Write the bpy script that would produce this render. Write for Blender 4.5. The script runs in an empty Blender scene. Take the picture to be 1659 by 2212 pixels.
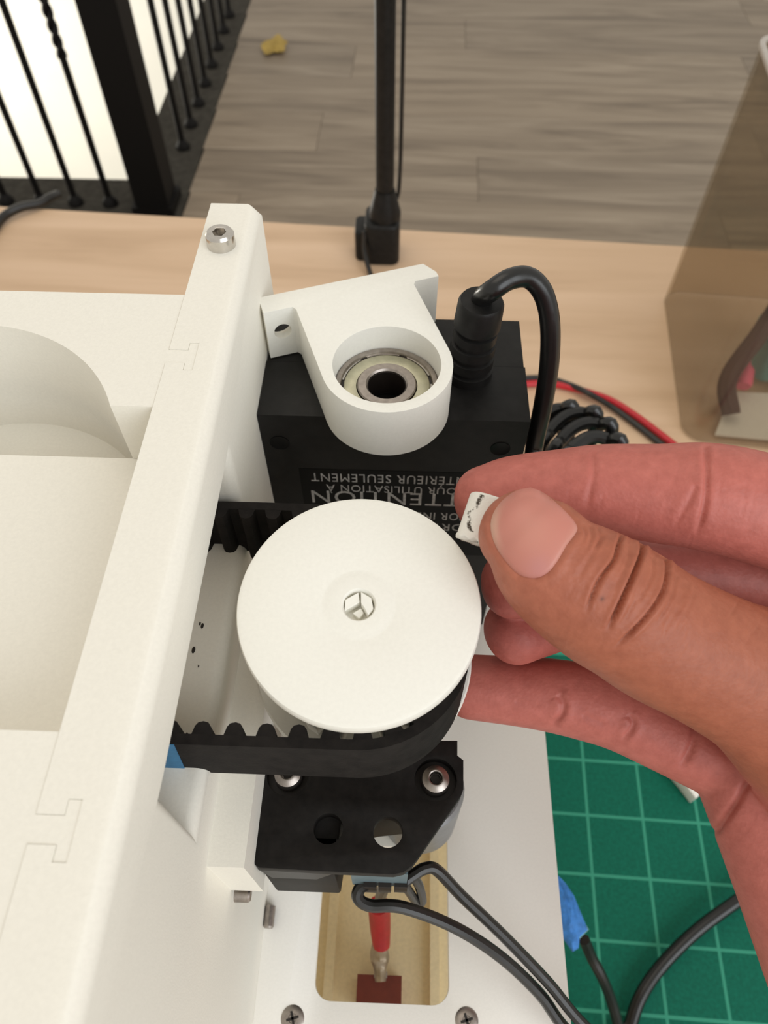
import bpy, bmesh, math, random
import numpy as np
from mathutils import Vector, Matrix
from mathutils.bvhtree import BVHTree
from mathutils.geometry import tessellate_polygon
random.seed(7)
rng = np.random.default_rng(7)
MM = 0.001                       # everything below is written in millimetres
SC = bpy.context.scene
COL = SC.collection

# ------------------------------------------------------------------ camera
F_PX, PITCH, YAW, CAM_H = 1620.0, math.radians(55), math.radians(2.0), 369.0
FW = np.array([-math.sin(YAW)*math.cos(PITCH), math.cos(YAW)*math.cos(PITCH), -math.sin(PITCH)])
RT = np.array([math.cos(YAW), math.sin(YAW), 0.0])
UP = np.cross(RT, FW)
EYE = np.array([0, 0, CAM_H])
def ray(px, py): return FW + RT*(px-829.5)/F_PX - UP*(py-1106)/F_PX
def at(px, py, z):               # point of the place at height z
    d = ray(px, py); return EYE + d*((z-CAM_H)/d[2])
def dep(px, py, t): return EYE + ray(px, py)*t
def atY(px, py, Y): d = ray(px, py); return EYE + d*(Y/d[1])
def atX(px, py, X): d = ray(px, py); return EYE + d*(X/d[0])
cd = bpy.data.cameras.new('camera'); cam = bpy.data.objects.new('camera', cd); COL.objects.link(cam)
cd.sensor_fit = 'HORIZONTAL'; cd.sensor_width = 36.0; cd.lens = 36.0*F_PX/1659.0
cd.clip_start = 0.005; cd.clip_end = 60
cam.matrix_world = Matrix(((RT[0], UP[0], -FW[0], 0), (RT[1], UP[1], -FW[1], 0), (RT[2], UP[2], -FW[2], CAM_H*MM), (0, 0, 0, 1)))
cd.dof.use_dof = True; cd.dof.focus_distance = 0.135; cd.dof.aperture_fstop = 42
SC.camera = cam

# ------------------------------------------------------------------ light
w = bpy.data.worlds.new('world'); SC.world = w; w.use_nodes = True
w.node_tree.nodes['Background'].inputs[0].default_value = (1.0, 0.955, 0.87, 1)
w.node_tree.nodes['Background'].inputs[1].default_value = 0.72
def area(name, loc, target, sx, sy, power, colr):
    l = bpy.data.lights.new(name, 'AREA'); l.shape = 'RECTANGLE'; l.size = sx; l.size_y = sy
    l.energy = power; l.color = colr
    o = bpy.data.objects.new(name, l); COL.objects.link(o); o.location = loc
    o.rotation_euler = (Vector(target)-Vector(loc)).to_track_quat('-Z', 'Y').to_euler()
    return o
area('ceiling_light', (-0.4, 0.6, 1.85), (0, 0.12, 0.1), 1.2, 1.2, 6, (1.0, 0.89, 0.74))
area('window_light', (1.05, -1.1, 1.1), (0, 0.1, 0.15), 1.4, 1.4, 23, (0.90, 0.95, 1.0))
SC.view_settings.view_transform = 'Standard'; SC.view_settings.look = 'None'
SC.view_settings.gamma = 1.0; SC.view_settings.use_curve_mapping = False
SC.view_settings.exposure = -0.08
SC.cycles.max_bounces = 16; SC.cycles.diffuse_bounces = 10; SC.cycles.transparent_max_bounces = 24

# ------------------------------------------------------------------ materials
def lin(r, g, b): return tuple(((c/255)/12.92 if c/255 <= 0.04045 else ((c/255+0.055)/1.055)**2.4) for c in (r, g, b))
class NT:
    def __init__(s, m): s.t = m.node_tree; s.n = s.t.nodes; s.b = s.n['Principled BSDF']
    def add(s, typ, **kw):
        o = s.n.new(typ)
        for k, v in kw.items(): setattr(o, k, v)
        return o
    def link(s, a, b): s.t.links.new(a, b)
    def noise(s, scale, detail=3, rough=0.5, vec=None):
        o = s.add('ShaderNodeTexNoise'); o.inputs['Scale'].default_value = scale
        o.inputs['Detail'].default_value = detail; o.inputs['Roughness'].default_value = rough
        if vec: s.link(vec, o.inputs['Vector'])
        return o
    def coords(s, scale=(1, 1, 1), rot=(0, 0, 0)):
        tc = s.add('ShaderNodeTexCoord'); mp = s.add('ShaderNodeMapping')
        mp.inputs['Scale'].default_value = scale; mp.inputs['Rotation'].default_value = rot
        s.link(tc.outputs['Object'], mp.inputs['Vector']); return mp.outputs['Vector']
    def ramp(s, fac, stops):
        r = s.add('ShaderNodeValToRGB'); e = r.color_ramp.elements
        while len(e) < len(stops): e.new(0.5)
        for el, (p, c) in zip(e, stops): el.position = p; el.color = (*c, 1) if len(c) == 3 else c
        s.link(fac, r.inputs['Fac']); return r.outputs['Color']
    def bump(s, h, strength, dist):
        b = s.add('ShaderNodeBump'); b.inputs['Strength'].default_value = strength; b.inputs['Distance'].default_value = dist
        s.link(h, b.inputs['Height'])
        if s.b.inputs['Normal'].is_linked: s.link(s.b.inputs['Normal'].links[0].from_socket, b.inputs['Normal'])
        s.link(b.outputs['Normal'], s.b.inputs['Normal'])
def newmat(name, col, rough=0.5, metal=0.0, spec=0.5):
    m = bpy.data.materials.new(name); m.use_nodes = True; N = NT(m)
    N.b.inputs['Base Color'].default_value = (*col, 1); N.b.inputs['Roughness'].default_value = rough
    N.b.inputs['Metallic'].default_value = metal; N.b.inputs['Specular IOR Level'].default_value = spec
    return m, N
def scaled(c, k): return tuple(min(1, x*k) for x in c)
def simple(name, col, rough=0.5, metal=0.0, spec=0.5, var=0.12, vscale=400, bump=0.0, bscale=3000, bdist=0.0001, sss=0):
    m, N = newmat(name, col, rough, metal, spec)
    v = N.coords()
    if var:
        n = N.noise(vscale, 4, 0.55, v)
        N.link(N.ramp(n.outputs['Fac'], [(0.3, scaled(col, 1-var)), (0.7, scaled(col, 1+var))]), N.b.inputs['Base Color'])
    if bump: N.bump(N.noise(bscale, 3, 0.6, v).outputs['Fac'], bump, bdist)
    if sss:
        N.b.inputs['Subsurface Weight'].default_value = sss; N.b.inputs['Subsurface Scale'].default_value = 0.0015
    return m
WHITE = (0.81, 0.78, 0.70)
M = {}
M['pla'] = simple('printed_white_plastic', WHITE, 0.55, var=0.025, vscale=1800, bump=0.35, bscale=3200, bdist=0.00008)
M['pla_plate_lifted'] = simple('printed_plate_lifted_white', (0.93, 0.905, 0.85), 0.6, var=0.02, vscale=1800, bump=0.3, bscale=3200, bdist=0.00007)  # plate print's white lifted above the body plastic to stand in for light
M['pla_bounce_tint'] = simple('printed_plastic_bounce_tint', (0.80, 0.68, 0.44), 0.6, var=0.06, vscale=900, bump=0.2, bdist=0.00008)  # warm light bouncing inside the slot is put into this colour
M['pla_clean'] = simple('printed_offwhite_part', (0.81, 0.795, 0.73), 0.5, var=0.02, vscale=1500, bump=0.3, bscale=3200, bdist=0.00007)
M['black'] = simple('black_plastic', (0.010, 0.0095, 0.009), 0.42, spec=0.22, var=0.3, vscale=300, bump=0.25, bscale=4000, bdist=0.00006)
M['black_matte'] = simple('black_gearbox_plastic', (0.010, 0.0085, 0.0075), 0.6, spec=0.18, var=0.35, vscale=500, bump=0.3, bscale=3500, bdist=0.00006)
M['rubber'] = simple('dusty_black_rubber', (0.012, 0.010, 0.009), 0.75, spec=0.18, var=0.4, vscale=350, bump=0.4, bscale=1800, bdist=0.00012)
M['cord'] = simple('black_cord_jacket', (0.008, 0.008, 0.008), 0.28, var=0.2, vscale=200, bump=0.1, bscale=700, bdist=0.0002)
M['wire'] = simple('black_wire_jacket', (0.010, 0.009, 0.008), 0.35, var=0.2, vscale=200)
M['redwire'] = simple('red_wire_jacket', (0.48, 0.012, 0.022), 0.4, var=0.12)
M['steel'] = simple('bright_steel', (0.62, 0.59, 0.55), 0.22, metal=1.0, var=0.06, vscale=900)
M['steel_dark'] = simple('worn_steel', (0.36, 0.32, 0.29), 0.38, metal=1.0, var=0.15, vscale=900)
M['zinc'] = simple('yellowed_zinc_shield', (0.52, 0.50, 0.37), 0.36, metal=0.95, var=0.12, vscale=500)
M['dark'] = simple('near_black_brown', (0.012, 0.008, 0.006), 0.5, var=0.3)  # shared by recesses, grooves, terminals, specks and the bore ring
M['motor_can'] = simple('motor_can_metal', (0.28, 0.29, 0.30), 0.45, metal=0.6, var=0.1)
M['pcb'] = simple('blue_grey_insulator', (0.10, 0.15, 0.17), 0.5)
M['iron'] = simple('black_iron_paint', (0.004, 0.003, 0.0025), 0.6, spec=0.25, var=0.3)
M['curb'] = simple('charcoal_carpet_edge', (0.060, 0.055, 0.046), 0.9, spec=0.1, var=0.25, vscale=60)
M['wall'] = simple('white_wall_paint', (0.90, 0.885, 0.82), 0.8, var=0.02, vscale=5)
M['label_print'] = simple('grey_label_print', (0.42, 0.42, 0.41), 0.7, var=0.35, vscale=900)
M['label_black'] = simple('label_black_film', (0.003, 0.003, 0.003), 0.5, spec=0.15, var=0.2)
M['tape'] = simple('blue_masking_tape', (0.045, 0.22, 0.62), 0.7, var=0.25, vscale=500, bump=0.6, bscale=1500, bdist=0.0003)
M['tape_dark'] = simple('blue_tape_on_belt', (0.035, 0.16, 0.31), 0.7, var=0.15, vscale=500)
M['tape_pale'] = simple('pale_translucent_tape', (0.22, 0.42, 0.42), 0.5, var=0.1)
M['switch'] = simple('dark_red_switch_case', (0.17, 0.026, 0.014), 0.45, var=0.1)
M['solder'] = simple('dull_solder', (0.40, 0.33, 0.25), 0.4, metal=0.7, var=0.2)
M['pink'] = simple('pink_plastic', (0.75, 0.10, 0.20), 0.45)
M['teal'] = simple('teal_plastic', (0.10, 0.30, 0.30), 0.5)
M['maroon'] = simple('brown_strap_fabric', (0.06, 0.02, 0.02), 0.8)
M['paper'] = simple('pale_paper', (0.75, 0.72, 0.66), 0.8, var=0.03)
M['yellow'] = simple('yellow_crumpled_paper', (0.45, 0.31, 0.08), 0.8, var=0.2, vscale=40)
# wood desk
def wood(name, c1, c2, c3, sx, sy, rough, k=1.0):
    m, N = newmat(name, c1, rough)
    v = N.coords((sx*k, sy*k, sy*k))
    n = N.noise(1.0, 6, 0.6, v); n.inputs['Distortion'].default_value = 0.6
    N.link(N.ramp(n.outputs['Fac'], [(0.28, c3), (0.5, c1), (0.74, c2)]), N.b.inputs['Base Color'])
    n2 = N.noise(1.0, 2, 0.5, N.coords((sx*8*k, sy*14*k, sy*14*k)))
    N.bump(n2.outputs['Fac'], 0.12, 0.0004)
    return m
M['desk'] = wood('light_oak_laminate', (0.66, 0.46, 0.30), (0.74, 0.53, 0.365), (0.55, 0.37, 0.23), 2.5, 34, 0.45)
def plankmat():
    m, N = newmat('grey_brown_laminate', (0.2, 0.15, 0.11), 0.5)
    oi = N.add('ShaderNodeObjectInfo')
    tc = N.add('ShaderNodeTexCoord'); add = N.add('ShaderNodeVectorMath', operation='ADD')
    mul = N.add('ShaderNodeVectorMath', operation='SCALE'); mul.inputs['Scale'].default_value = 37.0
    cmb = N.add('ShaderNodeCombineXYZ'); N.link(oi.outputs['Random'], cmb.inputs[0]); N.link(oi.outputs['Random'], cmb.inputs[1])
    N.link(cmb.outputs[0], mul.inputs[0]); N.link(tc.outputs['Object'], add.inputs[0]); N.link(mul.outputs[0], add.inputs[1])
    mp = N.add('ShaderNodeMapping'); mp.inputs['Scale'].default_value = (1.6, 16, 16); N.link(add.outputs[0], mp.inputs['Vector'])
    n = N.noise(1.0, 7, 0.62, mp.outputs[0]); n.inputs['Distortion'].default_value = 1.2
    a = N.ramp(n.outputs['Fac'], [(0.3, (0.18, 0.137, 0.096)), (0.5, (0.295, 0.232, 0.168)), (0.72, (0.40, 0.325, 0.245))])
    mx = N.add('ShaderNodeMix', data_type='RGBA', blend_type='MULTIPLY'); mx.inputs[0].default_value = 1.0
    r = N.ramp(oi.outputs['Random'], [(0.0, (0.86, 0.86, 0.86)), (1.0, (1.10, 1.09, 1.07))])
    N.link(a, mx.inputs[6]); N.link(r, mx.inputs[7]); N.link(mx.outputs[2], N.b.inputs['Base Color'])
    return m
M['plank'] = plankmat()
# cutting mat: printed inch grid, origin at a line crossing
def matmat():
    base = lin(14, 100, 80)
    m, N = newmat('green_cutting_mat', base, 0.6, spec=0.15)
    tc = N.add('ShaderNodeTexCoord'); sep = N.add('ShaderNodeSeparateXYZ'); N.link(tc.outputs['Object'], sep.inputs[0])
    def math_(op, a, b=None):
        o = N.add('ShaderNodeMath', operation=op)
        for i, x in enumerate((a, b)):
            if x is None: continue
            if isinstance(x, (int, float)): o.inputs[i].default_value = x
            else: N.link(x, o.inputs[i])
        return o.outputs[0]
    def line(c, pitch, half):
        d = math_('PINGPONG', math_('ADD', math_('DIVIDE', c, pitch), 100.0), 0.5)
        return math_('LESS_THAN', d, half/pitch)
    def band(c, lo, hi): return math_('MULTIPLY', math_('GREATER_THAN', c, lo), math_('LESS_THAN', c, hi))
    g = math_('MAXIMUM', line(sep.outputs[0], 0.0254, 0.00065), line(sep.outputs[1], 0.0254, 0.00065))
    g = math_('MULTIPLY', g, math_('LESS_THAN', sep.outputs[1], 0.0774))
    g = math_('MAXIMUM', g, band(sep.outputs[1], 0.0796, 0.0826))
    dk = band(sep.outputs[1], 0.0835, 0.0865)
    n = N.noise(700, 3, 0.6, tc.outputs['Object'])
    c = N.ramp(n.outputs['Fac'], [(0.3, scaled(base, 0.82)), (0.7, scaled(base, 1.18))])
    mx = N.add('ShaderNodeMix', data_type='RGBA'); N.link(g, mx.inputs[0]); N.link(c, mx.inputs[6]); mx.inputs[7].default_value = (*lin(62, 150, 124), 1)
    mx2 = N.add('ShaderNodeMix', data_type='RGBA'); N.link(dk, mx2.inputs[0]); N.link(mx.outputs[2], mx2.inputs[6]); mx2.inputs[7].default_value = (*lin(10, 50, 44), 1)
    N.link(mx2.outputs[2], N.b.inputs['Base Color'])
    N.bump(N.noise(2500, 2, 0.5, tc.outputs['Object']).outputs['Fac'], 0.3, 0.0001)
    return m
M['mat'] = matmat()
# smoky clear acrylic
def acrylic():
    m, N = newmat('smoky_clear_acrylic', (1, 1, 1), 0.1)
    tr = N.add('ShaderNodeBsdfTransparent'); tr.inputs[0].default_value = (0.84, 0.81, 0.76, 1)
    gl = N.add('ShaderNodeBsdfGlossy'); gl.inputs['Roughness'].default_value = 0.12
    df = N.add('ShaderNodeBsdfDiffuse'); df.inputs[0].default_value = (0.32, 0.28, 0.23, 1)
    a = N.add('ShaderNodeMixShader'); a.inputs[0].default_value = 0.05; N.link(tr.outputs[0], a.inputs[1]); N.link(df.outputs[0], a.inputs[2])
    b = N.add('ShaderNodeMixShader'); b.inputs[0].default_value = 0.04; N.link(a.outputs[0], b.inputs[1]); N.link(gl.outputs[0], b.inputs[2])
    N.link(b.outputs[0], N.n['Material Output'].inputs[0]); return m
M['acrylic'] = acrylic()
M['acrylic_floor'] = acrylic(); M['acrylic_floor'].name = 'clear_acrylic_base'
for n_ in M['acrylic_floor'].node_tree.nodes:
    if n_.type == 'BSDF_TRANSPARENT': n_.inputs[0].default_value = (0.985, 0.98, 0.97, 1)
def skinmat():
    m, N = newmat('skin', (0.5, 0.22, 0.14), 0.5, spec=0.35)
    at_ = N.add('ShaderNodeAttribute'); at_.attribute_name = 'skin_tone'
    v = N.coords()
    n = N.noise(450, 4, 0.6, v)
    r = N.ramp(n.outputs['Fac'], [(0.25, (0.86, 0.80, 0.78)), (0.75, (1.10, 1.10, 1.10))])
    mx = N.add('ShaderNodeMix', data_type='RGBA', blend_type='MULTIPLY'); mx.inputs[0].default_value = 1.0
    N.link(at_.outputs['Color'], mx.inputs[6]); N.link(r, mx.inputs[7]); N.link(mx.outputs[2], N.b.inputs['Base Color'])
    N.b.inputs['Subsurface Weight'].default_value = 0.12
    N.b.inputs['Subsurface Radius'].default_value = (1.0, 0.35, 0.2); N.b.inputs['Subsurface Scale'].default_value = 0.0018
    vo = N.add('ShaderNodeTexVoronoi'); vo.inputs['Scale'].default_value = 1400; N.link(v, vo.inputs['Vector'])
    N.bump(vo.outputs['Distance'], 0.22, 0.00018)
    N.bump(N.noise(600, 3, 0.6, v).outputs['Fac'], 0.25, 0.0003)
    return m
M['skin'] = skinmat()
def nailmat():
    m, N = newmat('fingernail', (0.66, 0.33, 0.27), 0.42, spec=0.35)
    at_ = N.add('ShaderNodeAttribute'); at_.attribute_name = 'nail_tone'; N.link(at_.outputs['Color'], N.b.inputs['Base Color'])
    N.b.inputs['Subsurface Weight'].default_value = 0.1; N.b.inputs['Subsurface Scale'].default_value = 0.001
    N.bump(N.noise(900, 3, 0.5, N.coords()).outputs['Fac'], 0.15, 0.0001)
    return m
M['nail'] = nailmat()
def nubmat():
    m, N = newmat('scuffed_white_print', WHITE, 0.6)
    at_ = N.add('ShaderNodeAttribute'); at_.attribute_name = 'mark'
    n = N.noise(2600, 4, 0.75, N.coords())
    s = N.add('ShaderNodeMath', operation='MULTIPLY'); N.link(at_.outputs['Fac'], s.inputs[0]); N.link(n.outputs['Fac'], s.inputs[1])
    N.link(N.ramp(s.outputs[0], [(0.30, (0.84, 0.81, 0.75)), (0.46, (0.05, 0.035, 0.02))]), N.b.inputs['Base Color'])
    N.bump(N.noise(2200, 4, 0.6, N.coords()).outputs['Fac'], 0.5, 0.0002)
    return m
M['nub'] = nubmat()

# ------------------------------------------------------------------ builders
def tidy(bm, sharp=0.6, smooth=True):
    bmesh.ops.remove_doubles(bm, verts=bm.verts, dist=1e-4)
    bmesh.ops.recalc_face_normals(bm, faces=bm.faces)
    for f in bm.faces: f.smooth = smooth
    for e in bm.edges:
        e.smooth = not (len(e.link_faces) == 2 and e.calc_face_angle(0) > sharp)
    return bm
def bevel(bm, off, seg=3, thr=0.5):
    ed = [e for e in bm.edges if len(e.link_faces) == 2 and e.calc_face_angle(0) > thr]
    if ed and off > 0: bmesh.ops.bevel(bm, geom=ed, offset=off, segments=seg, profile=0.5, affect='EDGES', clamp_overlap=True)
    return bm
ORG = {}
def obj(name, bm, mat, parent=None, loc=None, sharp=0.6):
    """links a bmesh (world millimetres) as one mesh object; origin at loc, or at the parent's origin"""
    tidy(bm, sharp)
    org = ORG[parent.name] if parent else np.array(loc if loc is not None else (0, 0, 0), float)
    for v in bm.verts: v.co = (v.co - Vector(org))*MM
    me = bpy.data.meshes.new(name); bm.to_mesh(me); bm.free()
    me.materials.append(M[mat] if isinstance(mat, str) else mat)
    o = bpy.data.objects.new(name, me); COL.objects.link(o)
    if parent: o.parent = parent
    else: o.location = Vector(org)*MM
    ORG[o.name] = org
    return o
def tag(o, label, cat, group=None):
    o['label'] = label; o['category'] = cat
    if group: o['group'] = group
    return o
def thing(name, label, cat, loc, group=None):
    o = bpy.data.objects.new(name, None); COL.objects.link(o); o.empty_display_size = 0.01
    o.location = Vector(loc)*MM; ORG[o.name] = np.array(loc, float)
    return tag(o, label, cat, group)
def piece(name, mesh, parent, loc, rot=(0, 0, 0)):          # alike piece sharing mesh data; loc in world mm
    o = bpy.data.objects.new(name, mesh); COL.objects.link(o); o.parent = parent
    o.location = Vector(np.array(loc, float)-ORG[parent.name])*MM; o.rotation_euler = rot
    ORG[o.name] = ORG[parent.name]
    return o
def struct(o): o['kind'] = 'structure'; return o
def box(x0, x1, y0, y1, z0, z1, bv=0.0, bm=None, seg=3):
    b = bmesh.new()
    vs = [b.verts.new((x, y, z)) for z in (z0, z1) for y in (y0, y1) for x in (x0, x1)]
    for q in ((0, 2, 3, 1), (4, 5, 7, 6), (0, 1, 5, 4), (1, 3, 7, 5), (3, 2, 6, 7), (2, 0, 4, 6)): b.faces.new([vs[i] for i in q])
    bevel(b, bv, seg)
    return merge(bm, b)
def merge(bm, b):
    if bm is None: return b
    me = bpy.data.meshes.new('t'); b.to_mesh(me); b.free(); bm.from_mesh(me); bpy.data.meshes.remove(me); return bm
def prism(loops, z0, z1, bv=0.0, seg=3, bm=None, thr=0.5):
    """plan polygon (first loop) with holes (further loops), extruded"""
    b = bmesh.new(); flat = [p for L in loops for p in L]
    tri = tessellate_polygon([[Vector((p[0], p[1], 0)) for p in L] for L in loops])
    lo = [b.verts.new((p[0], p[1], z0)) for p in flat]; hi = [b.verts.new((p[0], p[1], z1)) for p in flat]
    if len(loops) == 1:
        b.faces.new(hi); b.faces.new(lo[::-1])
    else:
        for t in tri:
            try: b.faces.new([hi[i] for i in t]); b.faces.new([lo[i] for i in t][::-1])
            except ValueError: pass
    k = 0
    for L in loops:
        n = len(L)
        for i in range(n): b.faces.new([lo[k+i], lo[k+(i+1) % n], hi[k+(i+1) % n], hi[k+i]])
        k += n
    bmesh.ops.recalc_face_normals(b, faces=b.faces)
    bevel(b, bv, seg, thr)
    return merge(bm, b)
def arc(cx, cy, r, a0, a1, n): return [(cx+r*math.cos(math.radians(a0+(a1-a0)*i/(n-1))), cy+r*math.sin(math.radians(a0+(a1-a0)*i/(n-1)))) for i in range(n)]
def circ(cx, cy, r, n=40): return [(cx+r*math.cos(2*math.pi*i/n), cy+r*math.sin(2*math.pi*i/n)) for i in range(n)]
def rrect(x0, x1, y0, y1, r, n=7):
    return arc(x1-r, y1-r, r, 0, 90, n)+arc(x0+r, y1-r, r, 90, 180, n)+arc(x0+r, y0+r, r, 180, 270, n)+arc(x1-r, y0+r, r, 270, 360, n)
def xform(b, m):
    bmesh.ops.transform(b, matrix=m, verts=b.verts); return b
def lathe(prof, n=48, mtx=None, bm=None, closed=True):
    b = bmesh.new(); rings = []
    for r, z in prof:
        if r < 1e-6: rings.append([b.verts.new((0, 0, z))])
        else: rings.append([b.verts.new((r*math.cos(2*math.pi*i/n), r*math.sin(2*math.pi*i/n), z)) for i in range(n)])
    prs = list(zip(rings, rings[1:]+([rings[0]] if closed and len(rings[0]) > 1 and len(rings[-1]) > 1 else [])))
    for A, B in prs:
        if A is B: continue
        for i in range(n):
            j = (i+1) % n
            if len(A) == 1 and len(B) == 1: continue
            if len(A) == 1: b.faces.new((A[0], B[j], B[i]))
            elif len(B) == 1: b.faces.new((A[i], A[j], B[0]))
            else: b.faces.new((A[i], A[j], B[j], B[i]))
    bmesh.ops.recalc_face_normals(b, faces=b.faces)
    if mtx is not None: xform(b, mtx)
    return merge(bm, b)
def T(x, y, z): return Matrix.Translation((x, y, z))
def axis_mtx(p, d):
    return T(*p) @ Vector(d).normalized().to_track_quat('Z', 'Y').to_matrix().to_4x4()
def crom(P, n):
    P = np.array(P, float); Q = np.vstack([2*P[0]-P[1], P, 2*P[-1]-P[-2]]); out = []
    for i in range(1, len(Q)-2):
        p0, p1, p2, p3 = Q[i-1], Q[i], Q[i+1], Q[i+2]
        for s in np.linspace(0, 1, n, endpoint=False):
            out.append(0.5*((2*p1)+(-p0+p2)*s+(2*p0-5*p1+4*p2-p3)*s*s+(-p0+3*p1-3*p2+p3)*s**3))
    out.append(P[-1]); return np.array(out)
def tube(P, r, n=8, k=12, bm=None, smooth=True, closed=False, flat=None):
    """round tube through points; r number or list per point"""
    P = np.array(P, float)
    R = np.full(len(P), r) if np.isscalar(r) else np.array(r, float)
    if closed:
        Q = np.vstack([P[-1:], P, P[:2]]); full = []
        for i in range(1, len(Q)-2):
            for s in np.linspace(0, 1, k, endpoint=False):
                p0, p1, p2, p3 = Q[i-1], Q[i], Q[i+1], Q[i+2]
                full.append(0.5*((2*p1)+(-p0+p2)*s+(2*p0-5*p1+4*p2-p3)*s*s+(-p0+3*p1-3*p2+p3)*s**3))
        C = np.array(full); RR = np.full(len(C), R[0])
    elif smooth and len(P) > 2:
        C = crom(np.hstack([P, R[:, None]]), k); RR = C[:, 3]; C = C[:, :3]
    else: C, RR = P, R
    b = bmesh.new(); m = len(C)
    Tn = np.gradient(C, axis=0) if not closed else np.roll(C, -1, 0)-np.roll(C, 1, 0)
    Tn /= np.linalg.norm(Tn, axis=1)[:, None]+1e-12
    u = np.cross(Tn[0], [0.31, 0.2, 0.93]); u /= np.linalg.norm(u); rings = []
    for i in range(m):
        u = u-Tn[i]*(u@Tn[i]); u /= np.linalg.norm(u); v = np.cross(Tn[i], u)
        rings.append([b.verts.new(C[i]+RR[i]*(math.cos(a)*u+math.sin(a)*v)) for a in np.linspace(0, 2*math.pi, n, endpoint=False)])
    for i in range(m if closed else m-1):
        A, B = rings[i], rings[(i+1) % m]
        # closed loops: match the ring start to limit twist
        off = 0
        if closed and i == m-1:
            off = min(range(n), key=lambda q: (A[0].co-B[q].co).length)
        for j in range(n): b.faces.new((A[j], A[(j+1) % n], B[(j+1+off) % n], B[(j+off) % n]))
    if not closed: b.faces.new(rings[0][::-1]); b.faces.new(rings[-1])
    bmesh.ops.recalc_face_normals(b, faces=b.faces)
    return merge(bm, b)
def boolean(o, cutters, op='DIFFERENCE'):
    """cut bmeshes (world mm, same origin as o) out of object o and keep the plain mesh"""
    org = ORG[o.name]; tmp = []
    for c in cutters:
        for v in c.verts: v.co = (v.co-Vector(org))*MM
        bmesh.ops.recalc_face_normals(c, faces=c.faces)
        me = bpy.data.meshes.new('cut'); c.to_mesh(me); c.free()
        co = bpy.data.objects.new('cut', me); COL.objects.link(co); co.parent = o.parent; co.location = o.location; tmp.append(co)
        md = o.modifiers.new('b', 'BOOLEAN'); md.object = co; md.operation = op; md.solver = 'EXACT'
    bpy.context.view_layer.update()
    dg = bpy.context.evaluated_depsgraph_get()
    me = bpy.data.meshes.new_from_object(o.evaluated_get(dg)); o.modifiers.clear(); o.data = me
    for co in tmp: m0 = co.data; bpy.data.objects.remove(co); bpy.data.meshes.remove(m0)
    b = bmesh.new(); b.from_mesh(me)
    bmesh.ops.dissolve_limit(b, angle_limit=0.01, verts=b.verts, edges=b.edges)
    for f in b.faces: f.smooth = True
    for e in b.edges: e.smooth = not (len(e.link_faces) == 2 and e.calc_face_angle(0) > 0.5)
    b.to_mesh(me); b.free(); me.update()
    return o
def socket_screw(parent, p, d, r, h, hexr, name='screw', mat='steel'):
    """cap screw head, axis d, seat at p, with a hexagon recess"""
    b = bmesh.new(); n = 36; prof = [(0.0, 0.0), (r, 0.0), (r, h-r*0.18), (r*0.86, h), (hexr*1.28, h)]
    lathe(prof, n, None, b, closed=False)
    rim = [v for v in b.verts if abs(v.co.z-h) < 1e-6 and abs(math.hypot(v.co.x, v.co.y)-hexr*1.28) < 1e-4]
    rim.sort(key=lambda v: math.atan2(v.co.y, v.co.x))
    def hexp(a): s = (a % (math.pi/3))-math.pi/6; return hexr/math.cos(s)*0.92
    top = []; bot = []
    for v in rim:
        a = math.atan2(v.co.y, v.co.x); rr = hexp(a)
        top.append(b.verts.new((rr*math.cos(a), rr*math.sin(a), h-0.05))); bot.append(b.verts.new((rr*math.cos(a), rr*math.sin(a), h*0.4)))
    c = b.verts.new((0, 0, h*0.3)); m = len(rim)
    for i in range(m):
        j = (i+1) % m
        b.faces.new((rim[i], rim[j], top[j], top[i])); b.faces.new((top[i], top[j], bot[j], bot[i])); b.faces.new((bot[i], bot[j], c))
    xform(b, axis_mtx(p, d))
    return obj(name, b, mat, parent, sharp=0.45)

# ================================================================== SETTING
# floor of laminate planks
FZ = -730.0
fb = box(-558, 3200, -1300, 4600, FZ-40, FZ-8); box(-2600, -558, -1300, 1560, FZ-40, FZ-8, bm=fb)
fl = obj('floor', fb, 'curb', loc=(-558, 250, FZ-40)); struct(fl)
rot = math.radians(-1.4)
def plank_mesh(x0):
    b = box(x0, 599.6, -103.3, 103.3, -8, 0, 0.5, seg=1); tidy(b)
    for v in b.verts: v.co *= MM
    me = bpy.data.meshes.new('plank'); b.to_mesh(me); b.free(); me.materials.append(M['plank']); return me
pme = plank_mesh(-599.6)
for i in range(-15, 12):
    yy = 2035+207*i
    xmin = -556 if yy+150 > 1560 else -2590
    x = -1800+(0 if i % 2 else -600)+{0: 350, 1: -60, -1: 180, 2: 420}.get(i, 170*((i*7) % 5))
    for k in range(6):
        xc = x+1200*k
        if xc-600 > 2600 or xc+600 < xmin+60: continue
        x0 = max(xc-599.6, xmin)
        piece('plank', pme if x0 == xc-599.6 else plank_mesh(x0-xc), fl, (xc, yy+(xc-400)*math.tan(rot), FZ), (0, 0, rot))
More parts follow.
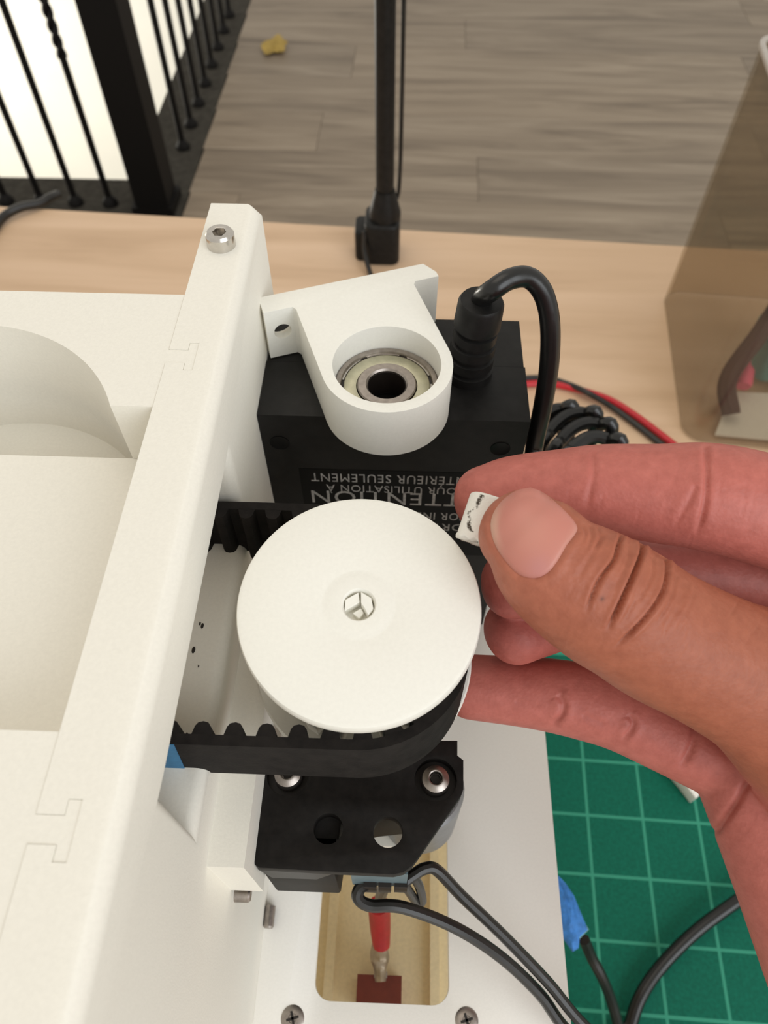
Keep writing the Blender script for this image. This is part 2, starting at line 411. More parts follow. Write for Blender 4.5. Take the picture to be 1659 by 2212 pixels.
# stair opening: charcoal curb round it, white stairwell below
L = [(-558, 1560), (-558, 4600), (-718, 4600), (-718, 1798), (-2600, 1798), (-2600, 1560)]
struct(obj('trim_1', prism([L], FZ-260, FZ, 0), 'curb', loc=(-558, 1560, FZ-260)))
struct(obj('wall_back', box(-2600, -640, 3600, 3640, -3200, FZ), 'wall', loc=(-1600, 3600, -3200)))
struct(obj('wall_stairwell', box(-2640, -2600, 1560, 3640, -3200, 400), 'wall', loc=(-2600, 2600, -3200)))
struct(obj('floor_stairwell', box(-2600, -560, 1560, 3600, -3240, -3200), 'wall', loc=(-1600, 2600, -3240)))
sl = bpy.data.lights.new('stairwell_fill', 'POINT'); sl.energy = 48; sl.shadow_soft_size = 0.12; sl.color = (1.0, 0.95, 0.86)  # unseen fill light, added to brighten the white stairwell
slo = bpy.data.objects.new('stairwell_fill', sl); COL.objects.link(slo); slo.location = (-2.2, 2.5, -0.9)
# railing
rl = thing('stair_railing', 'black iron railing with square newel post around the stair opening', 'railing', (-626, 1690, FZ))
b = box(-667, -585, 1648, 1730, FZ, 330, 3); obj('newel_post', b, 'iron', rl)
b = box(-676, -576, 1639, 1739, FZ, FZ+22, 4); obj('newel_base', b, 'iron', rl)
bb = tube([(0, 0, 0), (0, 0, 900)], 8, 10, smooth=False); tidy(bb)
lathe([(0, 0), (19, 0), (19, 8), (11, 20), (8, 24), (0, 24)], 16, None, bb, closed=False); tidy(bb)
for v in bb.verts: v.co *= MM
bme = bpy.data.meshes.new('baluster'); bb.to_mesh(bme); bb.free(); bme.materials.append(M['iron'])
tw = tube([(0, 0, 0), (0, 0, 350)], 8, 10, smooth=False); lathe([(0, 0), (19, 0), (19, 8), (11, 20), (8, 24), (0, 24)], 16, None, tw, closed=False)
n = 60
for q in range(2):
    tube([(4.5*math.cos(2*math.pi*i/14+q*math.pi), 4.5*math.sin(2*math.pi*i/14+q*math.pi), 345+i*4) for i in range(n)], 6.5, 8, 1, tw, smooth=False)
tube([(0, 0, 580), (0, 0, 900)], 8, 10, bm=tw, smooth=False); tidy(tw)
for v in tw.verts: v.co *= MM
tme = bpy.data.meshes.new('twisted_baluster'); tw.to_mesh(tme); tw.free(); tme.materials.append(M['iron'])
for i, x in enumerate((-745, -832, -919, -1008, -1097)):
    piece('baluster', tme if i == 0 else bme, rl, (x, 1687, FZ))
for i in range(8):
    piece('baluster', bme, rl, (-612, 1953+i*116, FZ))
# desk
dsk = thing('desk', 'light oak laminate desk top under the white machine', 'desk', (0, 0, 0))
DR = math.radians(-3.5)
b = box(-900, 900, -500, 538, -28, 0, 1.5); xform(b, Matrix.Rotation(DR, 4, 'Z')); obj('desk_top', b, 'desk', dsk)
for sx, sy in ((-840, -440), (840, -440), (-840, 478), (840, 478)):
    b = box(sx-25, sx+25, sy-25, sy+25, FZ, -28, 2); xform(b, Matrix.Rotation(DR, 4, 'Z')); obj('leg', b, 'iron', dsk)
# cutting mat
mo = obj('cutting_mat', box(0, 0.001, 0, 0.001, 0, 0.001), 'mat', loc=(0, 0, 0)); bpy.data.objects.remove(mo)
b = prism([rrect(-44, 330, -260, 90.5, 5)], 0, 3, 0.5, 2)
mo = obj('cutting_mat', b, 'mat', loc=(0, 0, 0)); mo.location = Vector((91.5, 87.7, 0))*MM; mo.rotation_euler = (0, 0, math.radians(-2.0))
tag(mo, 'green cutting mat with a pale printed grid at right', 'cutting mat')

# ================================================================== WHITE MACHINE
mf = thing('machine_frame', 'large white 3D printed machine body with side wall and base plate', 'machine', (-40, 50, 0))
WX0, WX1, WT = -41.4, -31.0, 277.0
# side wall with the belt opening; notches take the tabs of the blocks
BH, NH = 3.4, 1.6
def tab(y):   # T-shaped key pointing +x from the seam
    return [(WX0, y-NH), (WX0+3.4, y-NH), (WX0+3.4, y-BH), (WX0+5.0, y-BH), (WX0+5.0, y+BH), (WX0+3.4, y+BH), (WX0+3.4, y+NH), (WX0, y+NH)]
G = 0.05
def notch(y): return [(WX0, y-NH-G), (WX0+3.4-G, y-NH-G), (WX0+3.4-G, y-BH-G), (WX0+5.0+G, y-BH-G), (WX0+5.0+G, y+BH+G), (WX0+3.4-G, y+BH+G), (WX0+3.4-G, y+NH+G), (WX0, y+NH+G)]
TY1, TY2 = 96.5, 18.3
sw = obj('side_wall', box(WX0, WX1, -60, 142.4, 0, WT, 0), 'pla', mf)
cut = [box(WX0-5, WX1+5, 26, 84.5, 240.5, 265)]+[prism([notch(y)+[(WX0-0.6, y+NH+G), (WX0-0.6, y-NH-G)]], 268, 285) for y in (TY2, TY1)]
boolean(sw, cut)
b = bmesh.new(); b.from_mesh(sw.data)   # round the long outer top edge and the opening rim
ed = []
for e in b.edges:
    p, q = (e.verts[0].co/MM+Vector(ORG[sw.name])), (e.verts[1].co/MM+Vector(ORG[sw.name]))
    if min(p.x, q.x) > WX1-0.01 and min(p.z, q.z) > WT-0.01: ed.append(e)
bmesh.ops.bevel(b, geom=ed, offset=2.6*MM, segments=6, profile=0.5, affect='EDGES', clamp_overlap=True)
ed = []
for e in b.edges:
    if len(e.link_faces) != 2 or e.calc_face_angle(0) < 0.7: continue
    p, q = (e.verts[0].co/MM+Vector(ORG[sw.name])), (e.verts[1].co/MM+Vector(ORG[sw.name]))
    if min(p.x, q.x) > WX1-0.01 and max(p.z, q.z) < 270 and min(p.z, q.z) > 230 and not min(p.z, q.z) > 264: ed.append(e)
bmesh.ops.bevel(b, geom=ed, offset=2.4*MM, segments=5, profile=0.5, affect='EDGES', clamp_overlap=True)
for f in b.faces: f.smooth = True
for e in b.edges: e.smooth = not (len(e.link_faces) == 2 and e.calc_face_angle(0) > 0.45)
b.to_mesh(sw.data); b.free()
# tray between two blocks left of the wall
XL = -150.0; SE = WX0-0.07
bk = obj('tray_block', prism([[(XL, 84.5), (SE, 84.5), (SE, TY1-NH)]+tab(TY1)[1:7]+[(SE, TY1+NH), (SE, 113), (XL, 113)]], 269, WT-0.12, 0), 'pla', mf)
boolean(bk, [prism([circ(-77.5, 72, 31.5, 96)], 255, 290)])
b2 = obj('tray_block', box(XL, SE, 84.5, 113, 0, 269, 0), 'pla', mf)
boolean(b2, [prism([circ(-77.5, 72, 31.5, 96)], 250, 290)])
me = b2.data; b = bmesh.new(); b.from_mesh(bk.data); b.from_mesh(me); b.to_mesh(bk.data); b.free(); bpy.data.objects.remove(b2)
obj('tray_block', prism([[(XL, -60), (SE, -60), (SE, TY2-NH)]+tab(TY2)[1:7]+[(SE, TY2+NH), (SE, 29.7), (XL, 29.7)]], 258, WT-0.12, 0), 'pla', mf)
obj('tray_floor', box(XL, SE, 29.7, 84.45, 257.5, 263, 0), 'pla', mf)
obj('tray_skirt', box(XL, XL+6, 29.7, 84.45, 0, 257.5, 0), 'pla', mf)
# base plate with slot, deck below with warm bounced light put into its colour
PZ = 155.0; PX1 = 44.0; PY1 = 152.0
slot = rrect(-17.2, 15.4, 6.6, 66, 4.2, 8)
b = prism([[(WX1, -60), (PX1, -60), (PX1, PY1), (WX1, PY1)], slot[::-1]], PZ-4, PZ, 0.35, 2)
obj('base_plate', b, 'pla_plate_lifted', mf)
for x_, y_ in ((PX1-6, -58), (PX1-6, PY1-6), (WX1+1, PY1-6), (PX1-6, 46)):
    obj('base_post', box(x_, x_+5, y_, y_+5, 3.05, PZ-4, 0.3), 'pla', mf)
b = box(WX1+0.1, PX1-0.5, -59, PY1-1, 97, 100, 0.3)
box(-18.6, -15.8, -40, 120, 100, 103, 0.8, b, 2); box(13.4, 16.2, -40, 120, 100, 103, 0.8, b, 2)
obj('lower_deck', b, 'pla_bounce_tint', mf)
# pad that carries the motor
obj('motor_pad', box(WX1-0.5, -24.6, 22.7, 92, 205, 230, 1.0), 'pla', mf)
b = lathe([(0, 0), (1.55, 0), (1.55, 2.8), (1.2, 3.2), (0, 3.2)], 20, axis_mtx(atX(508, 1931, WX1), (1, 0, 0)), closed=False); obj('set_screw', b, 'steel_dark', mf)
b = lathe([(0, 0), (1.3, 0), (1.3, 4.6), (1.0, 5.0), (0, 5.0)], 20, axis_mtx((-29.6, 26.2, 156.4), (0, -1, 0)), closed=False); obj('set_screw', b, 'steel_dark', mf)
socket_screw(mf, at(479, 529, WT), (0, 0, 1), 2.85, 3.0, 1.35)
for p in ((632, 2200), (1008, 2204)):
    c = at(*p, PZ)
    b = lathe([(0, 0.05), (0.9, 0.05), (1.0, 0.35), (2.3, 0.35), (2.75, 0.05), (2.75, -0.3), (0, -0.3)], 32, T(*c), closed=False); s_ = obj('plate_screw', b, 'steel_dark', mf)
    b = bmesh.new()
    for a in (0.3, 0.3+math.pi/2): 
        q = box(-1.5, 1.5, -0.28, 0.28, 0.3, 0.42); xform(q, T(*c) @ Matrix.Rotation(a, 4, 'Z')); merge(b, q)
    obj('cross_recess', b, 'dark', s_)
# dirt specks on the tunnel sill
for p, r in (((437, 1352), 0.35), ((432, 1347), 0.22), ((418, 1404), 0.42), ((429, 1439), 0.15), ((403, 1588), 0.3)):
    c = at(*p, 240.55)
    b = lathe([(0, 0.25), (r*0.6, 0.2), (r, 0), (0, 0)], 10, T(*c) @ Matrix.Diagonal((0.8, 1.7, 1, 1)), closed=False); obj('dirt_speck', b, 'dark', mf)

# ------------------------------------------------------------------ gear motor
gm = thing('gear_motor', 'black plastic gear motor bolted under the white pulley', 'motor', (-5, 36, 155))
GZ = 220.0
def gp(px, py, z=GZ): return tuple(at(px, py, z)[:2])
pl = [gp(562, 1640), gp(549, 1858), gp(551, 1868), gp(560, 1874), gp(700, 1882), gp(850, 1889), gp(872, 1884), gp(890, 1870), gp(905, 1850), gp(996, 1718), gp(1001, 1705), gp(1001, 1642), gp(988, 1632), gp(988, 1600), gp(560, 1600)]
h1 = circ(*gp(709, 1790), 2.75, 28); h2 = circ(*gp(838, 1797), 2.75, 28)
s1c, s2c = at(622, 1672, GZ), at(941, 1684, GZ)
b = prism([pl, h1[::-1], h2[::-1], circ(*s1c[:2], 4.1, 28)[::-1], circ(*s2c[:2], 4.1, 28)[::-1]], GZ-3, GZ, 0.4, 2)
obj('gearbox_cover', b, 'black_matte', gm)
for s_c in (s1c, s2c):
    b = lathe([(0, -2.4), (4.1, -2.4), (4.1, -3.0), (0, -3.0)], 28, T(s_c[0], s_c[1], GZ), closed=False); obj('screw_seat', b, 'dark', gm)
    b = lathe([(0, -0.5), (1.15, -0.4), (1.25, 0.9), (1.45, 1.0), (1.8, 0.9), (2.6, 0.2), (2.75, -0.6), (2.75, -2.4), (0, -2.4)], 30, T(s_c[0], s_c[1], GZ+0.3), closed=False); sc_ = obj('screw', b, 'steel_dark', gm)
    obj('socket', lathe([(0, -0.38), (1.1, -0.3), (1.1, 0.35), (0.95, 0.35), (0.95, -0.2), (0, -0.2)], 6, T(s_c[0], s_c[1], GZ+0.3), closed=False), 'dark', sc_)
# gear case under the cover, with the tapered foot in front
x0 = gp(549, 1858)[0]; yf = gp(600, 1876)[1]
b = prism([[(x0+0.6, 48), (x0+0.6, yf+0.5), (x0+14.5, yf+0.5), (x0+15.5, 34.5), (x0+22, 36.5), (8, 38), (12.6, 42), (12.6, 48)]], 190, GZ-3, 0.5, 2)
obj('gear_case', b, 'black_matte', gm)
b = bmesh.new()
vt = [(x0+0.4, yf+0.2, GZ-3), (x0+15.2, yf+0.2, GZ-3), (x0+15.2, yf+6, GZ-3), (x0+0.4, yf+6, GZ-3), (x0+2.2, yf+0.6, 203), (x0+9.0, yf+0.6, 203), (x0+9.0, yf+6, 203), (x0+2.2, yf+6, 203)]
vs = [b.verts.new(v) for v in vt]
for q in ((0, 1, 5, 4), (1, 2, 6, 5), (2, 3, 7, 6), (3, 0, 4, 7), (4, 5, 6, 7), (3, 2, 1, 0)): b.faces.new([vs[i] for i in q])
bevel(b, 0.3, 2); obj('foot', b, 'black', gm)
b = lathe([(0, 0), (9.6, 0), (9.6, 26), (8.8, 27), (0, 27)], 40, T(7.5, 48, 163), closed=False); obj('motor_can', b, 'motor_can', gm)
c = at(825, 1893, 205)
b = box(c[0]-6, c[0]+5, c[1]-0.8, c[1]+2.0, 199, 213, 0.5); obj('terminal_plate', b, 'pcb', gm)
for px in (800, 832, 866):
    c = at(px, 1905, 200); b = box(c[0]-1.3, c[0]+1.3, c[1]-1.4, c[1]+2.6, 196, 203, 0.4); obj('terminal', b, 'dark', gm)
obj('support_post', box(-24.0, -18.0, 38, 48, 155, 190, 0.5), 'black_matte', gm)
obj('motor_cradle', box(-12, 6, 40, 68, 155, 162.8, 0.5), 'pla', mf)
# motor leads
def lead(name, pts, r, label, mat='wire', group=None, ext=()):
    P = [at(px, py, z) for px, py, z in pts]+[np.array(e, float) for e in ext]
    o = obj(name, tube(P, r, 10, 10), mat, loc=P[-1]); tag(o, label, 'wire', group); return o
lead('motor_lead', [(868, 1908, 199), (893, 1890, 199), (918, 1876, 199), (944, 1880, 198), (1000, 1938, 192), (1090, 2024, 183), (1180, 2118, 174), (1290, 2240, 166)], 1.25, 'upper black motor lead with a bend, running to the lower right', ext=((71, -9, 152), (90, -26, 92), (103, -60, 22), (112, -112, 4.4)))
lead('motor_lead', [(800, 1903, 200), (778, 1918, 199), (774, 1940, 198), (800, 1956, 197), (870, 1960, 196), (980, 2002, 190), (1080, 2066, 181), (1165, 2146, 172), (1245, 2245, 163)], 1.3, 'lower black motor lead crossing over the slot in the base plate', ext=((65, -9, 148), (84, -30, 88), (96, -66, 20), (103, -120, 4.5)))
lead('motor_lead', [(872, 1908, 198), (884, 1926, 192), (900, 1948, 184), (912, 1946, 184), (906, 1916, 192), (894, 1893, 198)], 1.0, 'short black wire loop hanging below the motor terminals')
lead('motor_lead', [(838, 1902, 199), (828, 1920, 190), (822, 1938, 174), (820, 1952, 156)], 1.3, 'black wire dropping into the slot above the red sleeve')
# switch in the slot
mw = thing('slide_switch', 'dark red switch with soldered terminal inside the warm-tinted slot', 'switch', (0, 12, 100))
zs = 116
a, c = at(772, 2104, zs), at(868, 2106, zs)
b = box(a[0], c[0], 6.5, a[1], 100, zs, 0.4); obj('switch_case', b, 'switch', mw)
P = [at(822, 2120, zs+0.5), at(821, 2090, zs+1), at(820, 2065, zs+2), at(818, 2035, zs+4)]
b = tube(P, [1.6, 2.0, 2.9, 1.9], 10, 6); obj('terminal', b, 'solder', mw)
P = [at(822, 2112, zs+1.2), at(822, 2098, zs+1.2)]
b = box(P[0][0]-1.9, P[0][0]+1.9, P[0][1], P[1][1], zs-0.2, zs+1.2, 0.2); obj('terminal_tab', b, 'steel_dark', mw)
P = [at(824, 2042, zs+4), at(822, 2010, zs+8), at(820, 1975, zs+14), at(818, 1955, zs+18)]
b = tube(P, [2.5, 2.9, 3.1, 3.0], 12, 6); obj('red_sleeve', b, 'redwire', mw)

# ------------------------------------------------------------------ pulley (leaning a little on its broken shaft)
PC = np.array([-5.9, 55.6, 264.0])
pu = thing('belt_pulley', 'round white 3D printed pulley with a broken hole in its centre', 'pulley', (PC[0], PC[1], 234)); ORG[pu.name] = PC.copy(); pu.location = Vector(PC)*MM
def pl_(prof, n=96): return lathe(prof, n, T(*PC), closed=False)
b = pl_([(0, -2.6), (2.35, -2.5), (2.5, -0.35), (2.75, -0.05), (5.2, 0.02), (5.75, -0.14), (6.0, -0.10), (18.6, 0.0), (19.15, -0.2), (19.35, -0.7), (19.4, -2.3), (19.1, -2.8), (0, -2.8)]); obj('top_flange', b, 'pla_clean', pu, sharp=0.8)
tp = []
NT_ = 22
for i in range(NT_):
    a0 = 2*math.pi*i/NT_
    for da, r in ((0.0, 14.3), (0.32, 14.3), (0.42, 16.6), (0.9, 16.6)): tp.append((PC[0]+r*math.cos(a0+da*2*math.pi/NT_), PC[1]+r*math.sin(a0+da*2*math.pi/NT_)))
b = prism([tp], PC[2]-26, PC[2]-2.7, 0); obj('toothed_hub', b, 'pla_clean', pu)
b = pl_([(0, -26), (20.0, -26), (20.3, -26.5), (20.3, -28.0), (20.0, -28.4), (0, -28.4)]); obj('bottom_flange', b, 'pla_clean', pu)
b = pl_([(0, -28.4), (3.0, -28.4), (3.0, -43.5), (0, -43.5)], 24); obj('shaft', b, 'steel_dark', pu)
# splintered remains in the hole
def chip(pts, z0, z1, name='broken_chip'):
    b = prism([[(PC[0]+x, PC[1]+y) for x, y in pts]], PC[2]+z0, PC[2]+z1, 0.08, 1)
    for v in b.verts: v.co.z += 0.25*math.sin(v.co.x*2.3+v.co.y*1.7)*(1 if v.co.z > PC[2]-1.2 else 0)
    obj(name, b, 'pla_clean', pu)
chip([(-2.2, 0.9), (-0.2, 2.2), (0.1, 0.6), (-2.3, -0.9)], -2.5, -0.55)
chip([(0.2, 2.3), (1.9, 1.3), (2.3, -0.5), (1.5, -1.7), (0.9, -0.6), (0.3, 0.3)], -2.5, -0.2)
chip([(-1.0, -1.0), (0.3, -0.1), (0.8, -0.9), (0.1, -1.9)], -2.5, -1.3)
pu.rotation_euler = (math.radians(6.5), 0, 0)

# ------------------------------------------------------------------ toothed belt
bt = thing('timing_belt', 'wide black toothed rubber belt running round the white pulley', 'belt', (PC[0], PC[1], 238))
BZ0, BZ1 = 238.0, 253.0
RO = 18.6; TH = 1.7
yF = 36.1
path = [(-92.0, yF)]+[(x, yF) for x in np.linspace(-85, PC[0]-3, 20)]
path += arc(PC[0], yF+RO, RO, -88, 20, 22)
bx = [(PC[0]+RO*math.cos(math.radians(20)), yF+RO+RO*math.sin(math.radians(20))), (8.5, 71), (2, 78), (-8, 81.8), (-22, 82.6), (-50, 82.4), (-92, 82.0)]
path += [tuple(p) for p in crom(bx, 8)[1:]]
lc = ((-92.0), (yF+82.0)/2); rr = (82.0-yF)/2
path += arc(lc[0], lc[1], rr, 95, 265, 24)
path = np.array(path)
seg = np.roll(path, -1, 0)-path; keep = np.linalg.norm(seg, axis=1) > 0.05; path = path[keep]
tn = np.roll(path, -1, 0)-np.roll(path, 1, 0); tn /= np.linalg.norm(tn, axis=1)[:, None]
nrm = np.stack([-tn[:, 1], tn[:, 0]], 1)      # points inward for this counter-clockwise loop
inner = path+nrm*TH
b = bmesh.new(); n = len(path)
rows = [[b.verts.new((p[0], p[1], z)) for p, z in ((path[i], BZ0), (path[i], BZ1), (inner[i], BZ1), (inner[i], BZ0))] for i in range(n)]
for i in range(n):
    A, B = rows[i], rows[(i+1) % n]
    for j in range(4): b.faces.new((A[j], A[(j+1) % 4], B[(j+1) % 4], B[j]))
obj('band', b, 'rubber', bt)
prof = [(-1.75, 0.35), (-1.6, 0), (-1.45, -0.5), (-1.25, -1.3), (-0.8, -1.9), (0, -2.1), (0.8, -1.9), (1.25, -1.3), (1.45, -0.5), (1.6, 0), (1.75, 0.35)]
tb = prism([prof], 0, BZ1-BZ0-0.05, 0); tidy(tb)
for v in tb.verts: v.co *= MM
tme = bpy.data.meshes.new('tooth'); tb.to_mesh(tme); tb.free(); tme.materials.append(M['rubber'])
cum = np.concatenate([[0], np.cumsum(np.linalg.norm(np.roll(inner, -1, 0)-inner, axis=1))]); tot = cum[-1]
off0 = None
NTEETH = int(tot/5.0)
s_ref = (-19.8)-inner[0][0]
for k in range(NTEETH):
    s = (s_ref+k*tot/NTEETH) % tot
    i = min(np.searchsorted(cum, s, side='right')-1, n-1); f = (s-cum[i])/max(cum[i+1]-cum[i], 1e-6)
    p = inner[i]*(1-f)+inner[(i+1) % n]*f; t = tn[i]*(1-f)+tn[(i+1) % n]*f
    piece('tooth', tme, bt, (p[0], p[1], BZ0+0.02), (0, 0, math.atan2(t[1], t[0])+math.pi))
# blue tape on the outer face of the front run
q = [atY(*p, yF-0.12) for p in ((340, 1622), (386, 1624), (410, 1678), (330, 1678))]
b = bmesh.new(); A = [b.verts.new((v[0], yF-0.16, (BZ1-0.05 if i_ < 2 else BZ0+0.02))) for i_, v in enumerate(q)]; B = [b.verts.new((v.co.x, yF-0.02, v.co.z)) for v in A]
b.faces.new(A); b.faces.new(B[::-1])
for i in range(4): b.faces.new((A[i], A[(i+1) % 4], B[(i+1) % 4], B[i]))
obj('tape_wrap', b, 'tape_dark', bt)

# ------------------------------------------------------------------ power adapter
AX0, AX1, AY0, AY1, AZ = -30.8, 27.3, 107.6, 139.5, 250.0
pa = thing('power_adapter', 'black plug-in power adapter standing behind the pulley', 'power adapter', (0, 122, PZ))
def taper(b, k):
    for v in b.verts:
        if v.co.z < 200: v.co.x = -3+(v.co.x+3)*k
    return b
b = box(AX0, AX1, AY0, 123.9, PZ, AZ, 1.4); obj('front_shell', b, 'black', pa)
b = box(AX0+0.25, AX1-0.25, 124.15, AY1, PZ, AZ-0.2, 2.2); obj('rear_shell', b, 'black', pa)
b = box(AX0+1, AX1-1, 123, 125, PZ+1, AZ-0.9); obj('seam', b, 'label_black', pa)
b = box(-23.6, 23, AY0-0.06, AY0+0.5, 196, 232); obj('label', b, 'label_black', pa)
for x in (-27.0, 22.0):
    b = lathe([(0, 0), (2.0, 0), (2.2, 0.12), (2.2, -0.3), (0, -0.3)], 24, axis_mtx((x, AY0-0.02, 241), (0, -1, 0)), closed=False); obj('screw_hole_plug', b, 'label_black', pa)
def words(txt, xend, xstart, zbase, cap):
    cu = bpy.data.curves.new('t', 'FONT'); cu.body = txt; cu.size = 1.0; cu.extrude = 0.004; cu.resolution_u = 3; cu.space_character = 1.1
    o = bpy.data.objects.new('t', cu); COL.objects.link(o); bpy.context.view_layer.update()
    me = bpy.data.meshes.new_from_object(o.evaluated_get(bpy.context.evaluated_depsgraph_get())); bpy.data.objects.remove(o)
    b = bmesh.new(); b.from_mesh(me); bpy.data.meshes.remove(me)
    xs = [v.co.x for v in b.verts]; lo, hi = min(xs), max(xs)
    for v in b.verts:
        x = xstart+(v.co.x-lo)/(hi-lo)*(xend-xstart); z = zbase-v.co.y/0.69*cap
        v.co = (x, AY0-0.06-max(0, v.co.z)*10, z)
    obj('label_text', b, 'label_print', pa)
words('INTÉRIEUR SEULEMENT', -21.0, 16.4, 230.4, 3.1)
words('POUR UTILISATION À', -17.6, 15.2, 225.9+0.2, 2.6)
words('ATTENTION', -21.4, 20.0, 223.6, 5.0)
words('FOR INDOOR', -4.0, 16.4, 215.6, 3.0)
words('DRY', 8.6, 16.0, 210.8, 3.0)
# strain relief and cord
rc = np.array([14.4, 121.8, AZ]); top = np.array([15.4, 121.6, 271.0]); d = (top-rc)/np.linalg.norm(top-rc)
prof = [(0, -0.5), (5.4, -0.5), (5.3, 2.2), (4.6, 2.4), (4.6, 3.2), (5.1, 3.4), (5.0, 5.6), (4.4, 5.8), (4.4, 6.8), (4.9, 7.0), (4.8, 9.2), (4.2, 9.4), (4.2, 10.4), (4.7, 10.6), (4.6, 12.6), (4.0, 12.8), (4.0, 13.8), (4.9, 14.0), (4.7, 19.5), (4.3, 20.2), (2.2, 20.3), (0, 20.3)]
b = lathe(prof, 28, axis_mtx(rc, d), closed=False); obj('strain_relief', b, 'black', pa)
cpts = [(rc+d*16), (rc+d*20.5), dep(1066, 625, 146), dep(1102, 603, 146), dep(1142, 600, 147.5), dep(1174, 635, 150), dep(1188, 700, 154), dep(1186, 790, 160), dep(1172, 880, 167), dep(1155, 960, 174), dep(1145, 1040, 182), np.array([40, 150, 170]), np.array([46, 156, 150])]
b = tube(cpts, 2.1, 14, 10); obj('cord', b, 'cord', pa)
# wound hank of cord leaning beside the machine
hk = thing('cord_hank', 'wound bundle of glossy black cord behind the fingertip', 'cable', (66, 168, 0))
for t, up_ in ((252, [(1150, 975), (1163, 925), (1185, 893), (1212, 884), (1236, 905)]), (247, [(1160, 990), (1188, 932), (1225, 898), (1262, 893), (1286, 922)]),
               (242, [(1185, 1005), (1213, 950), (1252, 918), (1292, 917), (1318, 950)]), (236, [(1208, 1020), (1234, 972), (1272, 945), (1312, 950), (1338, 985)]), (254, [(1140, 1000), (1156, 945), (1180, 915), (1210, 925), (1225, 960)])):
    P = [dep(px, py, t) for px, py in up_]
    a_, z_ = P[-1], P[0]
    P += [(a_[0]+1, a_[1]+3, 110), (a_[0], a_[1]+5, 50), (a_[0]-3, a_[1]+5, 14), ((a_[0]+z_[0])/2, a_[1]+6, 2.4), (z_[0]+3, z_[1]+7, 14), (z_[0], z_[1]+5, 50), (z_[0], z_[1]+3, 110)]
    P[5:5] = []
    obj('loop', tube(P, 2.15, 10, 8, closed=True), 'cord', hk)
# red and black wire pair on the desk
wp = thing('wire_pair', 'thin red and black wire pair curving across the desk', 'wire', (120, 358, 0))
W = [(820, 820), (940, 828), (1060, 832), (1120, 826), (1180, 824), (1230, 835), (1272, 850), (1320, 872), (1370, 905), (1420, 942), (1480, 990), (1530, 1040), (1600, 1150), (1640, 1290)]
obj('red_wire', tube([at(x, y+o, 3+h) for (x, y), o, h in zip(W, (5, 5, 5, 5, 4, 2, -2, -7, -9, -9, -9, -9, -9, -9), (0, 0, 0, 0, 0, 0, 1, 0, 0, 0, 0, 0, 0, 0))], 2.3, 10, 10), 'redwire', wp)
obj('black_wire', tube([at(x, y+o, 3+h) for (x, y), o, h in zip(W, (-8, -8, -8, -8, -7, -4, 0, 6, 9, 11, 12, 12, 12, 12), (0, 0, 0, 0, 0, 1, 4.5, 1, 0, 0, 0, 0, 0, 0))], 2.0, 10, 10), 'wire', wp)

# ------------------------------------------------------------------ bearing bracket lying on the adapter
BC = np.array([-3.3, 110.6]); BA = math.radians(20); BZT, BZB = 263.0, 250.1
br = thing('bearing_bracket', 'white printed bearing bracket with two ears lying on the black adapter', 'bracket', (BC[0], BC[1], BZB))
def LB(u, w): return (BC[0]+u*math.cos(BA)-w*math.sin(BA), BC[1]+u*math.sin(BA)+w*math.cos(BA))
hw = 13.3
pts = [(-20.2, 27.6), (-20.2, 22.4), (-hw-0.6, 22.4), (-hw, 21.4)]+[(p[0], p[1]) for p in arc(0, 0, hw, 180, 360, 40)]+[(hw, 21.4), (hw+0.6, 22.4), (19.4, 22.4), (19.4, 24.0), (17.6, 27.6)]
b = prism([[LB(*p) for p in pts], [LB(*p) for p in circ(0, 0, 10.9, 64)][::-1]], BZB, BZT, 0.9, 4, thr=0.35)
bo = obj('bracket_body', b, 'pla_clean', br)
hc = atY(602, 703, LB(-16.5, 22.4)[1])
hl = []
n_ = Vector((-math.sin(BA), math.cos(BA), 0)); u_ = Vector((math.cos(BA), math.sin(BA), 0))
hb = bmesh.new(); ctr = Vector((*LB(-16.6, 22.4), 257.0)); rgs = []
shape = [(1.95*math.cos(2*math.pi*i/28), 1.95*math.sin(2*math.pi*i/28)) for i in range(28)]
for s in (-3, 9): rgs.append([hb.verts.new(ctr+n_*s+u_*x+Vector((0, 0, z))) for x, z in shape])
m_ = len(shape)
for i in range(m_): hb.faces.new((rgs[0][i], rgs[0][(i+1) % m_], rgs[1][(i+1) % m_], rgs[1][i]))
hb.faces.new(rgs[0]); hb.faces.new(rgs[1][::-1])
rec = lathe([(0, 0), (3.2, 0), (3.2, 8), (0, 8)], 24, axis_mtx(ctr+n_*1.7+Vector((0, 0, -1.2)), n_), closed=False)
boolean(bo, [hb, rec])
bg = thing('ball_bearing', 'shielded steel ball bearing pressed into the white bracket', 'bearing', (BC[0], BC[1], BZB+0.2))
BT = 257.3
def lb(prof, n=64): return lathe(prof, n, T(BC[0], BC[1], BT), closed=True)
obj('outer_ring', lb([(9.6, 0), (10.5, 0), (10.85, -0.4), (10.85, -6.6), (10.5, -7), (9.4, -7), (9.4, -0.4)]), 'steel_dark', bg)
obj('shield', lb([(6.35, -0.55), (8.6, -0.35), (8.9, -0.5), (8.9, -0.9), (6.35, -0.9)]), 'zinc', bg)
obj('shield_groove', lb([(8.9, -0.75), (9.5, -0.75), (9.5, -1.1), (8.9, -1.1)]), 'dark', bg)
b = bmesh.new()
for a0 in (20, 75, 128, 200, 260, 320):
    k = 14; A = []
    for i in range(k):
        a = math.radians(a0+44*i/(k-1)); A.append([b.verts.new((BC[0]+r*math.cos(a), BC[1]+r*math.sin(a), BT+z)) for r, z in ((9.08, -0.5), (9.4, -0.5), (9.4, -0.8), (9.08, -0.8))])
    for i in range(k-1):
        for j in range(4): b.faces.new((A[i][j], A[i][(j+1) % 4], A[i+1][(j+1) % 4], A[i+1][j]))
    b.faces.new(A[0][::-1]); b.faces.new(A[-1])
